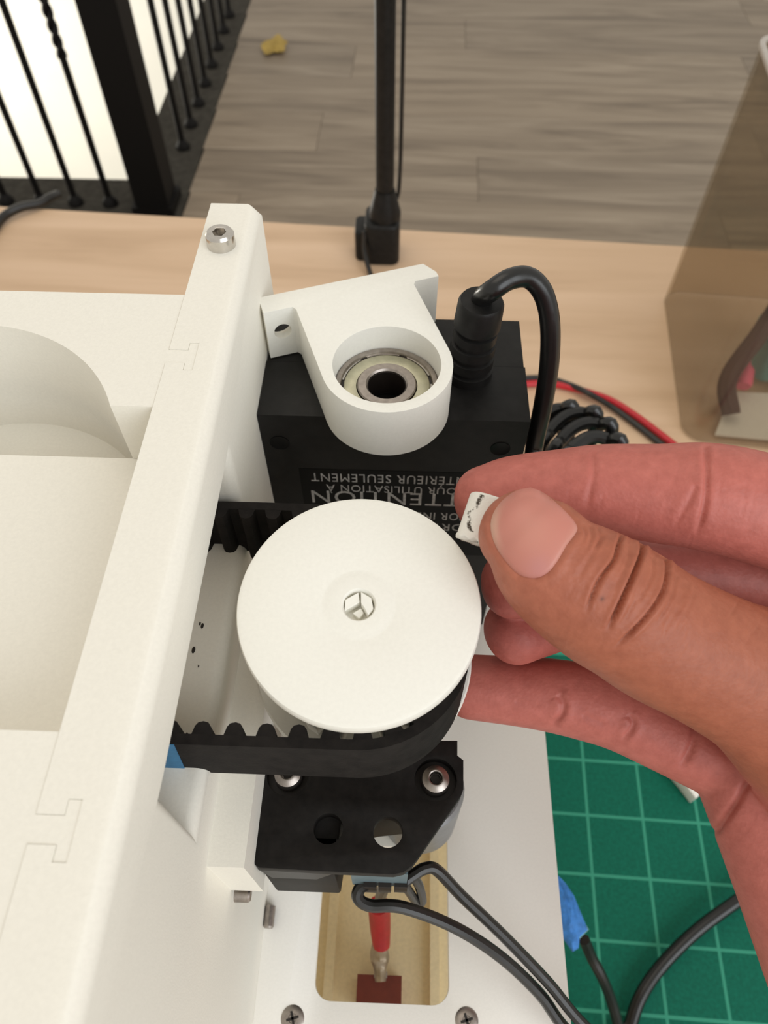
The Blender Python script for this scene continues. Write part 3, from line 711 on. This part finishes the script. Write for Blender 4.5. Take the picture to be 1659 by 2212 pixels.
obj('snap_ring', b, 'steel', bg)
obj('inner_ring', lb([(4.0, -0.35), (4.35, 0), (5.9, 0), (6.15, -0.25), (6.15, -7), (4.0, -7)]), 'steel_dark', bg)
obj('bore_lining', lb([(3.9, -0.7), (4.02, -0.7), (4.02, -6.8), (3.9, -6.8)]), 'dark', bg)  # thin near-black ring inside the bore

# ------------------------------------------------------------------ lamp post at the back of the desk
lp = thing('lamp_post', 'slim black upright pole with clamp base at the back desk edge', 'stand', (-19, 505, 0))
b = lathe([(0, 40), (6.6, 40), (6.6, 470), (0, 470)], 24, T(-17, 506, 0), closed=False); obj('pole', b, 'black', lp)
b = lathe([(0, 26), (11.5, 26), (12.0, 38), (10.5, 44), (7.4, 56), (6.4, 56), (0, 56)], 28, T(-17, 506, 0), closed=False); obj('collar', b, 'black', lp)
b = prism([rrect(-32, -5.5, 492, 522, 6)], 0, 34, 2.5); obj('clamp_base', b, 'black', lp)
b = prism([rrect(-40, -28, 497, 520, 4)], 0, 26, 2.5); obj('cable_clip', b, 'black', lp)
b = tube([(-6.3, 510, 470), (-6.1, 510, 300), (-5.9, 510, 150), (-6.5, 511, 60), (-10, 508, 44)], 1.5, 8, 8); obj('side_cable', b, 'wire', lp)
b = tube([(-32, 496, 28), (-32, 490, 14), (-27, 478, 3), (-22, 462, 2), (-14, 440, 2), (0, 420, 2)], 1.9, 8, 8); obj('base_cable', b, 'wire', lp)
# cable at the left corner of the desk
P = [at(-420, 900, 4), at(-200, 720, 4), at(-60, 560, 4), at(-15, 495, 4), at(10, 466, 5), at(45, 448, 6), at(85, 440, 4), (-301, 568, 4), (-298, 578, 1)]
o = obj('desk_cable', tube(P, 3.6, 10, 8), 'wire', loc=P[0]); tag(o, 'black cable bending over the far left desk corner', 'cable')
# ------------------------------------------------------------------ smoky box at right
BXA = math.radians(-5.2); cx, cy = 194.0, 468.9
def bxp(x, y): return (cx+x*math.cos(BXA)-y*math.sin(BXA), cy+x*math.sin(BXA)+y*math.cos(BXA))
bo = thing('acrylic_box', 'smoky clear plastic storage box at the right desk edge', 'box', (*bxp(75, -72), 0))
o_ = [bxp(*p) for p in rrect(0, 150, -150, 0, 14, 10)]; i_ = [bxp(*p) for p in rrect(2, 148, -148, -2, 12, 10)]
obj('box_wall', prism([o_, i_[::-1]], 2, 176, 0), 'acrylic', bo)
obj('box_floor', prism([o_], 0.3, 1.98, 0), 'acrylic_floor', bo)
o2 = [bxp(*p) for p in rrect(-1.2, 151.2, -151.2, 1.2, 15, 10)]
M['rim'] = simple('pale_plastic_rim', (0.42, 0.38, 0.34), 0.25, var=0.05)
obj('box_rim', prism([o2, i_[::-1]], 176, 178.5, 0.5, 2), 'rim', bo)
def inbox(x, y, z): p = bxp(x, y); return (p[0], p[1], z)
P = [inbox(30, -130, 9), inbox(26, -112, 22), inbox(44, -84, 38), inbox(64, -50, 50), inbox(74, -26, 58)]
b = tube(P, 6, 10, 8); 
o = obj('strap', b, 'maroon', loc=P[0]); tag(o, 'dark brown strap lying inside the smoky plastic box', 'strap')
c = at(1605, 835, 14); b = lathe([(0, 0), (4.5, 0), (5.5, 2), (5.5, 12), (4, 15), (2.5, 17), (2.5, 22), (0, 23)], 20, axis_mtx((c[0], c[1], 14), (0.25, 0.9, 0.25)), closed=False)
o = obj('pink_cap', b, 'pink', loc=(c[0], c[1], 6)); tag(o, 'small pink plastic cap inside the smoky box', 'cap')
c = at(1650, 730, 25); b = prism([rrect(c[0]-4, c[0]+40, c[1]-22, c[1]+16, 7)], 4, 36, 4); o = obj('teal_case', b, 'teal', loc=(c[0]+15, c[1], 4)); tag(o, 'teal plastic case in the smoky box beside the pink cap', 'case')
c = at(1600, 950, 2.5); b = prism([[inbox(20, -144, 0)[:2], inbox(140, -144, 0)[:2], inbox(140, -96, 0)[:2], inbox(36, -104, 0)[:2]]], 2.2, 4, 0.3, 1); o = obj('paper_sheet', b, 'paper', loc=(c[0]+30, c[1], 2.2)); tag(o, 'pale paper sheet on the bottom of the smoky box', 'paper')
# ------------------------------------------------------------------ things on the mat
tl = thing('taped_lead', 'black lead ending in a scrap of blue tape at the plate edge', 'wire', (70, 20, 3))
E_ = [at(1278, 2068, 64), at(1300, 2110, 58), at(1320, 2160, 48), at(1338, 2230, 36), at(1350, 2330, 16), np.array([100, -70, 6]), np.array([120, -150, 5.2])]
obj('lead', tube([at(1262, 2030, 72)]+E_, 2.0, 10, 8), 'wire', tl)
def crumple(poly, z, th, mat, name, amp=1.2):
    b = bmesh.new(); c = np.mean(poly, axis=0); rings = []
    for s in (1.0, 0.75, 0.5, 0.25):
        rings.append([at(*(c+(np.array(p)-c)*s), z+amp*math.sin(p[0]*0.13*s+p[1]*0.07)+(1-s)*3) for p in poly])
    for side in (0, 1):
        R_ = [[b.verts.new(v-np.array([0, 0, th*side])) for v in r] for r in rings]; n = len(poly)
        for A, B in zip(R_, R_[1:]):
            for i in range(n): b.faces.new((A[i], A[(i+1) % n], B[(i+1) % n], B[i]))
        b.faces.new(R_[-1])
        if side == 0: R0 = R_[0]
        else:
            for i in range(n): b.faces.new((R0[i], R0[(i+1) % n], R_[0][(i+1) % n], R_[0][i]))
    return obj(name, b, mat, tl)
crumple([(1170, 1880), (1208, 1893), (1222, 1908), (1240, 1935), (1252, 1965), (1270, 2008), (1252, 2025), (1250, 2048), (1238, 2056), (1220, 2030), (1180, 1990)], 84, 1.2, 'tape', 'tape_scrap', 0.6)
crumple([(1256, 1982), (1272, 2008), (1250, 2030), (1238, 2018)], 80, 0.4, 'tape_pale', 'tape_end', 0.3)
P = [np.array([122, -190, 6]), np.array([108, -90, 6]), at(1345, 2300, 6), at(1362, 2215, 7), at(1385, 2150, 8), at(1430, 2085, 8), at(1500, 2015, 9), at(1580, 1955, 10), at(1680, 1890, 10), at(1800, 1830, 8), np.array([300, 60, 6.5]), np.array([400, 40, 6.5])]
o = obj('mat_cable', tube(P, 2.7, 12, 8), 'cord', loc=P[4]); tag(o, 'black cable curving over the green mat toward the palm', 'cable')
b = prism([[tuple(at(*p, 3.2)[:2]) for p in ((1418, 1648), (1440, 1674), (1466, 1704), (1490, 1736), (1560, 1660), (1500, 1600))]], 3.1, 12, 0.6, 2)
o = obj('printed_scrap', b, 'pla_clean', loc=at(1500, 1690, 3.1)); tag(o, 'white printed scrap on the mat, half hidden below the little finger', 'scrap')
# crumpled yellow scrap on the floor
c = at(597, 106, FZ); b = bmesh.new()
bmesh.ops.create_icosphere(b, subdivisions=3, radius=1)
for v in b.verts:
    k = 1+0.25*math.sin(v.co.x*5+v.co.y*3)+0.2*math.sin(v.co.y*7-v.co.z*5)
    v.co = Vector((c[0]+v.co.x*34*k+8*v.co.y, c[1]+v.co.y*44*k, c[2]+13+v.co.z*13*k if v.co.z > -0.9 else c[2]+1))
o = obj('paper_scrap', b, 'yellow', loc=(c[0], c[1], FZ)); tag(o, 'crumpled yellow scrap lying on the wooden floor', 'scrap')

# ================================================================== HAND
def finger(bm, pts, ratio=0.9, tip=True, tipk=0.95, n=28, k=8, back=False):
    """pts: (px, py, depth, half width in px); elliptical tapered limb with a rounded tip at the first point"""
    P = np.array([dep(a, b_, t) for a, b_, t, r in pts]); R = np.array([r*t/F_PX for a, b_, t, r in pts])
    C = crom(np.hstack([P, R[:, None]]), k); RR = C[:, 3]; C = C[:, :3]
    Tn = np.gradient(C, axis=0); Tn /= np.linalg.norm(Tn, axis=1)[:, None]
    cs, rs, ts = [], [], []
    if tip:
        for s in np.linspace(0.985, 0.06, 9):
            cs.append(C[0]-Tn[0]*RR[0]*tipk*s); rs.append(RR[0]*math.sqrt(1-s**2.2)); ts.append(Tn[0])
    for i in range(len(C)): cs.append(C[i]); rs.append(RR[i]); ts.append(Tn[i])
    for s in np.linspace(0.1, 0.985, 7): cs.append(C[-1]+Tn[-1]*RR[-1]*0.8*s); rs.append(RR[-1]*math.sqrt(1-s*s)); ts.append(Tn[-1])
    b = bmesh.new(); rings = []
    for c, r, t in zip(cs, rs, ts):
        view = (c-EYE)/np.linalg.norm(c-EYE); v = view-t*(view@t); v /= np.linalg.norm(v); u = np.cross(t, v)
        rings.append([b.verts.new(c+r*(math.cos(a)*u+ratio*math.sin(a)*v)) for a in np.linspace(0, 2*math.pi, n, endpoint=False)])
    for A, B in zip(rings, rings[1:]):
        for j in range(n): b.faces.new((A[j], A[(j+1) % n], B[(j+1) % n], B[j]))
    b.faces.new(rings[0][::-1]); b.faces.new(rings[-1])
    bmesh.ops.recalc_face_normals(b, faces=b.faces)
    merge(bm, b)
    return C
hb = bmesh.new(); CH = {}
CH['thumb'] = finger(hb, [(1128, 1150, 114, 98), (1150, 1172, 113.5, 112), (1205, 1232, 113.5, 130), (1295, 1291, 114.5, 146), (1362, 1331, 116, 147), (1430, 1375, 118, 148), (1560, 1438, 122, 152), (1690, 1505, 128, 180), (1850, 1640, 136, 230), (2000, 1850, 140, 260)], 0.80, tipk=0.92)
CH['index'] = finger(hb, [(1052, 1080, 133, 76), (1110, 1068, 133, 84), (1210, 1060, 132, 90), (1300, 1056, 131, 97), (1420, 1066, 130, 108), (1530, 1074, 129, 118), (1660, 1105, 130, 122), (1820, 1160, 133, 128), (1980, 1300, 140, 150)], 0.92)
CH['middle'] = finger(hb, [(1110, 1262, 139, 76), (1170, 1254, 140, 80), (1300, 1244, 143, 84), (1450, 1240, 146, 90), (1620, 1250, 148, 96), (1800, 1290, 148, 108), (1960, 1400, 147, 120)], 0.95)
CH['ring'] = finger(hb, [(1116, 1362, 146, 74), (1160, 1344, 148, 76), (1270, 1310, 152, 78), (1420, 1320, 156, 82), (1580, 1370, 157, 88), (1740, 1440, 155, 100), (1900, 1560, 150, 115)], 0.95)
CH['little'] = finger(hb, [(1022, 1484, 153, 70), (1110, 1492, 152, 74), (1180, 1500, 151, 78), (1260, 1515, 150, 82), (1340, 1540, 149, 82), (1430, 1580, 148, 84), (1530, 1625, 147, 88), (1610, 1665, 146, 90), (1700, 1740, 144, 110)], 0.92)
CH['palm_edge'] = finger(hb, [(1590, 1660, 146, 92), (1640, 1770, 143, 100), (1700, 1900, 140, 112), (1780, 2060, 137, 135), (1880, 2260, 134, 160), (1990, 2460, 132, 180)], 1.0)
CH['palm_a'] = finger(hb, [(1760, 1480, 154, 130), (1830, 1700, 150, 170), (1900, 1950, 145, 190), (2000, 2300, 138, 210)], 0.75)
CH['palm_b'] = finger(hb, [(1860, 1240, 146, 140), (1950, 1500, 150, 190), (2000, 1800, 146, 220), (2060, 2200, 138, 220)], 0.75)
CH['wrist'] = finger(hb, [(1990, 2200, 137, 230), (2080, 2500, 134, 230), (2150, 2800, 132, 230)], 0.8)
tidy(hb)
for v in hb.verts: v.co *= MM
hme = bpy.data.meshes.new('hand'); hb.to_mesh(hme); hb.free()
hand = bpy.data.objects.new('hand', hme); COL.objects.link(hand)
md = hand.modifiers.new('r', 'REMESH'); md.mode = 'VOXEL'; md.voxel_size = 0.00034; md.adaptivity = 0
ms = hand.modifiers.new('s', 'SMOOTH'); ms.factor = 0.5; ms.iterations = 34
bpy.context.view_layer.update()
me = bpy.data.meshes.new_from_object(hand.evaluated_get(bpy.context.evaluated_depsgraph_get())); hand.modifiers.clear(); hand.data = me
nv = len(me.vertices)
co = np.empty(nv*3); me.vertices.foreach_get('co', co); co = co.reshape(-1, 3)/MM
no = np.empty(nv*3); me.vertex_normals.foreach_get('vector', no); no = no.reshape(-1, 3)
q = co-EYE; tt = q@FW; PXY = np.stack([829.5+F_PX*(q@RT)/tt, 1106-F_PX*(q@UP)/tt], 1)
facing = -(no*q).sum(1)/np.linalg.norm(q, axis=1)
def chain_d(C): 
    d = np.full(nv, 1e9)
    for i in range(0, len(C)-1, 4):
        a, b_ = C[i], C[min(i+4, len(C)-1)]; ab = b_-a; s = np.clip(((co-a)@ab)/(ab@ab+1e-9), 0, 1)
        d = np.minimum(d, np.linalg.norm(co-(a+s[:, None]*ab), axis=1))
    return d
D = {k: chain_d(C) for k, C in CH.items()}
def seg_dist(poly, Q=None):
    Q = PXY if Q is None else Q; m_n = len(Q)
    P = np.array(poly, float); d = np.full(m_n, 1e9); par = np.zeros(m_n); L_ = 0; tot = np.linalg.norm(np.diff(P, axis=0), axis=1).sum()
    for a, b_ in zip(P, P[1:]):
        ab = b_-a; s = np.clip(((Q-a)@ab)/(ab@ab), 0, 1); dd = np.linalg.norm(Q-(a+s[:, None]*ab), axis=1)
        m = dd < d; d[m] = dd[m]; par[m] = (L_+s[m]*np.linalg.norm(ab))/tot; L_ += np.linalg.norm(ab)
    return d, par
def sculpt(poly, depth, width, on, ridge=0.0):
    """presses a crease (mm) into the skin along a line on the given finger"""
    P = crom(poly, 5); pad = 6*width+4
    ix = np.nonzero((PXY[:, 0] > P[:, 0].min()-pad) & (PXY[:, 0] < P[:, 0].max()+pad) & (PXY[:, 1] > P[:, 1].min()-pad) & (PXY[:, 1] < P[:, 1].max()+pad) & OWN[on])[0]
    out = np.zeros(nv)
    if not len(ix): return out
    d, s = seg_dist(P, PXY[ix])
    fall = np.clip(s*25, 0, 1)*np.clip((1-s)*5, 0, 1)
    out[ix] = (depth*np.exp(-(d/width)**2)-ridge*np.exp(-((d-2.4*width)/(1.5*width))**2))*fall
    return out
OWN = {}
for on in ('thumb', 'index', 'little'):
    own = (D[on] < 13) & (facing > 0.05)
    for k in D:
        if k != on and not k.startswith('palm') and k != 'wrist': own &= D[on] <= D[k]+1.5
    OWN[on] = own
def cr(L, ox=950, oy=920, k=2.34): return [(ox+x/k, oy+y/k) for x, y in L]
disp = np.zeros(nv)
disp += sculpt(cr([(835, 545), (800, 600), (740, 700), (700, 780)]), 0.25, 5, 'thumb', 0.06)
disp += sculpt(cr([(925, 545), (905, 600), (880, 680), (800, 790), (740, 945)]), 0.8, 4.0, 'thumb', 0.2)
disp += sculpt(cr([(1015, 565), (1025, 620), (1005, 690), (940, 840), (845, 1040)]), 1.25, 4.2, 'thumb', 0.3)
disp += sculpt(cr([(1120, 640), (1150, 700), (1130, 830), (1040, 970), (880, 1125)]), 0.9, 4.0, 'thumb', 0.24)
disp += sculpt(cr([(760, 500), (770, 560), (740, 640)]), 0.25, 3.5, 'thumb', 0.08)
for L_, dp in (([(715, 500), (735, 540), (725, 590)], 0.2), ([(800, 510), (815, 560), (790, 620)], 0.22), ([(960, 600), (945, 700), (880, 830)], 0.22), ([(1080, 660), (1075, 760), (1000, 900)], 0.25),
               ([(1200, 750), (1175, 860), (1090, 1010)], 0.2), ([(860, 700), (800, 840), (780, 960)], 0.15), ([(990, 880), (930, 990)], 0.15), ([(1290, 800), (1270, 900), (1190, 1040)], 0.12)):
    disp += sculpt(cr(L_), dp, 3.0, 'thumb', 0.05)
for k_ in range(46):     # fine cross lines of the skin over the thumb
    x_, y_ = rng.uniform(620, 1600), rng.uniform(500, 1150)
    disp += sculpt(cr([(x_+30, y_-45), (x_+12, y_), (x_-22, y_+50)]), 0.06, 2.6, 'thumb', 0.015)
for k_ in range(30):
    x_, y_ = rng.uniform(1000, 1640), rng.uniform(965, 1190)
    disp += sculpt([(x_+3, y_-22), (x_, y_), (x_-6, y_+22)], 0.06, 2.6, 'index', 0.015)
disp += sculpt(cr([(1240, 780), (1210, 900), (1110, 1060)]), 0.2, 8, 'thumb', 0.05)
disp += sculpt(cr([(1345, 90), (1350, 260), (1335, 420), (1290, 560)]), 0.5, 6, 'index', 0.12)
disp += sculpt(cr([(1300, 300), (1240, 420), (1180, 520)]), 0.25, 6, 'index', 0.05)
disp += sculpt(cr([(772, 130), (775, 260), (735, 420)]), 0.25, 6, 'index', 0.05)
disp += sculpt(cr([(600, 470), (628, 520), (610, 580), (560, 620)], 950, 1300), 0.4, 6, 'little', 0.18)
disp += sculpt(cr([(955, 570), (978, 610), (965, 650), (920, 700)], 950, 1300), 0.4, 6, 'little', 0.18)
disp += sculpt(cr([(380, 500), (440, 520), (520, 530)], 950, 1300), 0.15, 6, 'little', 0.03)
disp += sculpt(cr([(720, 570), (790, 600), (850, 625)], 950, 1300), 0.18, 6, 'little', 0.04)
disp += sculpt(cr([(1290, 560), (1285, 700), (1215, 850)], 950, 1300), 0.7, 9, 'little', 0.05)
disp += np.where(D['palm_edge'] < 14, 0.9*np.exp(-(seg_dist(crom(cr([(1560, 900), (1500, 1010), (1400, 1150)], 950, 1300), 6))[0]/9)**2), 0)
# nail bed: a groove round the nail
nail_px = [(1146, 1053), (1166, 1060), (1190, 1076), (1223, 1106), (1243, 1130), (1246, 1148), (1224, 1178), (1203, 1214), (1182, 1238), (1155, 1249), (1121, 1241), (1092, 1212), (1071, 1180), (1060, 1144), (1064, 1112), (1084, 1082), (1114, 1060)]
NP = np.array(nail_px, float); nc = NP.mean(0)
ndst, _ = seg_dist(np.vstack([NP, NP[:1]]))
own = (D['thumb'] < 13) & (facing > 0.0)
ins = np.zeros(nv, bool); x, y = PXY[:, 0], PXY[:, 1]
for a, b_ in zip(NP, np.roll(NP, -1, 0)):
    m = ((a[1] > y) != (b_[1] > y)); xi = (b_[0]-a[0])*(y-a[1])/(b_[1]-a[1]+1e-9)+a[0]; ins ^= m & (x < xi)
disp += np.where(own, np.where(ins, np.clip(ndst/12, 0, 1)*0.2, 0.0)+0.22*np.exp(-(ndst/5)**2)-np.where(~ins, 0.14*np.exp(-((ndst-13)/9)**2), 0), 0)
co2 = co-no*disp[:, None]
# skin tone: tan back of the thumb darkened to stand in for shade, pinker pads of the fingers
tan_shaded = np.array([0.345, 0.108, 0.060]); pink = np.array([0.47, 0.140, 0.112]); deep = np.array([0.45, 0.112, 0.095])
wt = 1/(1+np.exp((D['thumb']-np.minimum.reduce([D['index'], D['middle'], D['ring'], D['little']]))*0.6))
tone = wt[:, None]*tan_shaded+(1-wt)[:, None]*pink
tipw = np.exp(-(np.linalg.norm(co-dep(1100, 1262, 135), axis=1)/9)**2)+np.exp(-(np.linalg.norm(co-dep(1110, 1362, 142), axis=1)/9)**2)
tone = tone*(1-np.clip(tipw, 0, 1)[:, None]*0.55)+deep*np.clip(tipw, 0, 1)[:, None]*0.55
ttip = np.exp(-((PXY[:, 0]-1110)**2+(PXY[:, 1]-1180)**2)/150.0**2)*wt
tone = tone*(1-0.35*ttip[:, None])+np.array([0.54, 0.20, 0.135])*0.35*ttip[:, None]
mole = np.exp(-(((PXY[:, 0]-1301)**2+(PXY[:, 1]-1294)**2)/5.0**2))*wt
tone = tone*(1-0.6*mole[:, None])
me.vertices.foreach_set('co', (co2*MM).astype(np.float32).ravel())
at_ = me.color_attributes.new('skin_tone', 'FLOAT_COLOR', 'POINT')
at_.data.foreach_set('color', np.hstack([tone, np.ones((nv, 1))]).astype(np.float32).ravel())
me.polygons.foreach_set('use_smooth', np.ones(len(me.polygons), bool)); me.update()
me.materials.clear(); me.materials.append(M['skin'])
tag(hand, 'right hand from the right edge pinching a white broken stub between thumb and index finger', 'hand')
hand.name = 'hand'; ORG['hand'] = np.zeros(3)
# thumb nail, laid on the thumb
bv = BVHTree.FromPolygons([tuple(v) for v in co2], [tuple(p.vertices) for p in me.polygons])
b = bmesh.new(); NR = 9; ring_px = crom(np.vstack([NP, NP[:1]]), 3)[:-1]; top = []; tones = {}
for i in range(NR+1):
    s = i/NR
    row = []
    for p in (ring_px if i else [nc]):
        pp = nc+(p-nc)*s
        d = Vector(ray(*pp)).normalized(); h, nn, _, _ = bv.ray_cast(Vector(EYE), d)
        if h is None or (np.array(h)-EYE)@FW > 113.8: h = Vector(dep(*pp, 112.3))
        lift = 0.24*(1-s**6)+0.12
        v = b.verts.new(h-d*lift); row.append(v)
        fe = math.exp(-((pp[0]-1062)**2/18.0**2+(pp[1]-1135)**2/80.0**2))*(1 if s > 0.8 else 0.3)
        lun = 1 if (pp[0]*0.62-pp[1]*-0.38 > 1e9) else 0
        e = ((pp[0]-1225)*0.86+(pp[1]-1185)*0.5)
        lu = 1/(1+math.exp(-(e+2)/5.0))*0.6*(1 if s > 0.4 else 0)
        c = np.array([0.52, 0.20, 0.158]); blush = math.exp(-((pp[0]-1145)**2+(pp[1]-1160)**2)/55.0**2)
        c = c*(1-0.3*blush)+np.array([0.62, 0.31, 0.235])*0.3*blush
        vio = math.exp(-((pp[0]-1165)**2+(pp[1]-1228)**2)/28.0**2); c = c*(1-0.4*vio)+np.array([0.50, 0.24, 0.25])*0.4*vio
        c = c*(1-lu)+np.array([0.60, 0.39, 0.31])*lu; c = c*(1-0.6*fe)+np.array([0.68, 0.48, 0.36])*0.6*fe
        tones[v] = c
    top.append(row)
n = len(ring_px)
for j in range(n): b.faces.new((top[0][0], top[1][j], top[1][(j+1) % n]))
for A, B in zip(top[1:], top[2:]):
    for j in range(n): b.faces.new((A[j], B[j], B[(j+1) % n], A[(j+1) % n]))
low = [b.verts.new(v.co+Vector(ray(*ring_px[j])).normalized()*0.5) for j, v in enumerate(top[-1])]
for j in range(n): tones[low[j]] = tones[top[-1][j]]; b.faces.new((top[-1][j], low[j], low[(j+1) % n], top[-1][(j+1) % n]))
bmesh.ops.recalc_face_normals(b, faces=b.faces); b.verts.index_update()
cols = np.array([tones[v] for v in b.verts])
for v in b.verts: v.co *= MM
for f in b.faces: f.smooth = True
nme = bpy.data.meshes.new('thumb_nail'); b.to_mesh(nme); b.free(); nme.materials.append(M['nail'])
ca = nme.color_attributes.new('nail_tone', 'FLOAT_COLOR', 'POINT'); ca.data.foreach_set('color', np.hstack([cols, np.ones((len(cols), 1))]).astype(np.float32).ravel())
no_ = bpy.data.objects.new('thumb_nail', nme); COL.objects.link(no_); no_.parent = hand; no_['label'] = 'smooth pink thumbnail'

# ------------------------------------------------------------------ broken stub between the fingers
ca_, cb_ = dep(1040, 1070, 122.5), dep(1008, 1166, 121.5)
ax = (cb_-ca_); ln = np.linalg.norm(ax); ax /= ln
b = bmesh.new(); n = 40; RS = 3.7; rings = []
vw = (ca_-EYE); vw /= np.linalg.norm(vw); vv = vw-ax*(vw@ax); vv /= np.linalg.norm(vv); uu = np.cross(ax, vv)
if uu@RT < 0: uu = -uu
shift = uu*1.9
mk = {}
for i, (s, k) in enumerate([(0, 0), (0, 0.55), (0.0, 0.9), (0.03, 0.98)]+[(x, 1) for x in np.linspace(0.06, 0.9, 16)]+[(0.96, 1.04), (1.0, 1.02), (1.0, 0.6), (0.97, 0)]):
    rg = []
    for j in range(n):
        a = 2*math.pi*j/n; sx = abs(math.cos(a))**0.8*math.copysign(1, math.cos(a)); sy = math.sin(a)
        jag = (0.25*math.sin(j*1.9)+0.18*math.sin(j*4.3+1)) if s > 0.94 else 0
        v = b.verts.new(ca_+shift+ax*(s*ln+jag)+k*RS*(sx*uu*1.0+sy*vv*0.85)); rg.append(v)
        u0 = k*RS*sx
        wob = -2.3+0.5*math.sin(s*9)+0.25*math.sin(s*23)
        mk[v] = (math.exp(-((u0-wob)/0.55)**2)*(1.15 if (s < 0.25 or s > 0.72) else 0.85)) if (sy < 0.2 and 0.03 < s < 0.86) else 0
    rings.append(rg)
for A, B in zip(rings, rings[1:]):
    for j in range(n): b.faces.new((A[j], A[(j+1) % n], B[(j+1) % n], B[j]))
b.verts.index_update(); mv = [mk[v] for v in b.verts]
bmesh.ops.recalc_face_normals(b, faces=b.faces)
for f in b.faces: f.smooth = True
sm = bpy.data.meshes.new('broken_stub'); org = cb_
for v in b.verts: v.co = (v.co-Vector(org))*MM
b.to_mesh(sm); b.free(); sm.materials.append(M['nub'])
fa = sm.attributes.new('mark', 'FLOAT', 'POINT'); fa.data.foreach_set('value', np.array(mv, np.float32))
so = bpy.data.objects.new('broken_stub', sm); COL.objects.link(so); so.location = Vector(org)*MM
tag(so, 'small white broken plastic stub with dark scratches held by thumb and finger', 'stub')
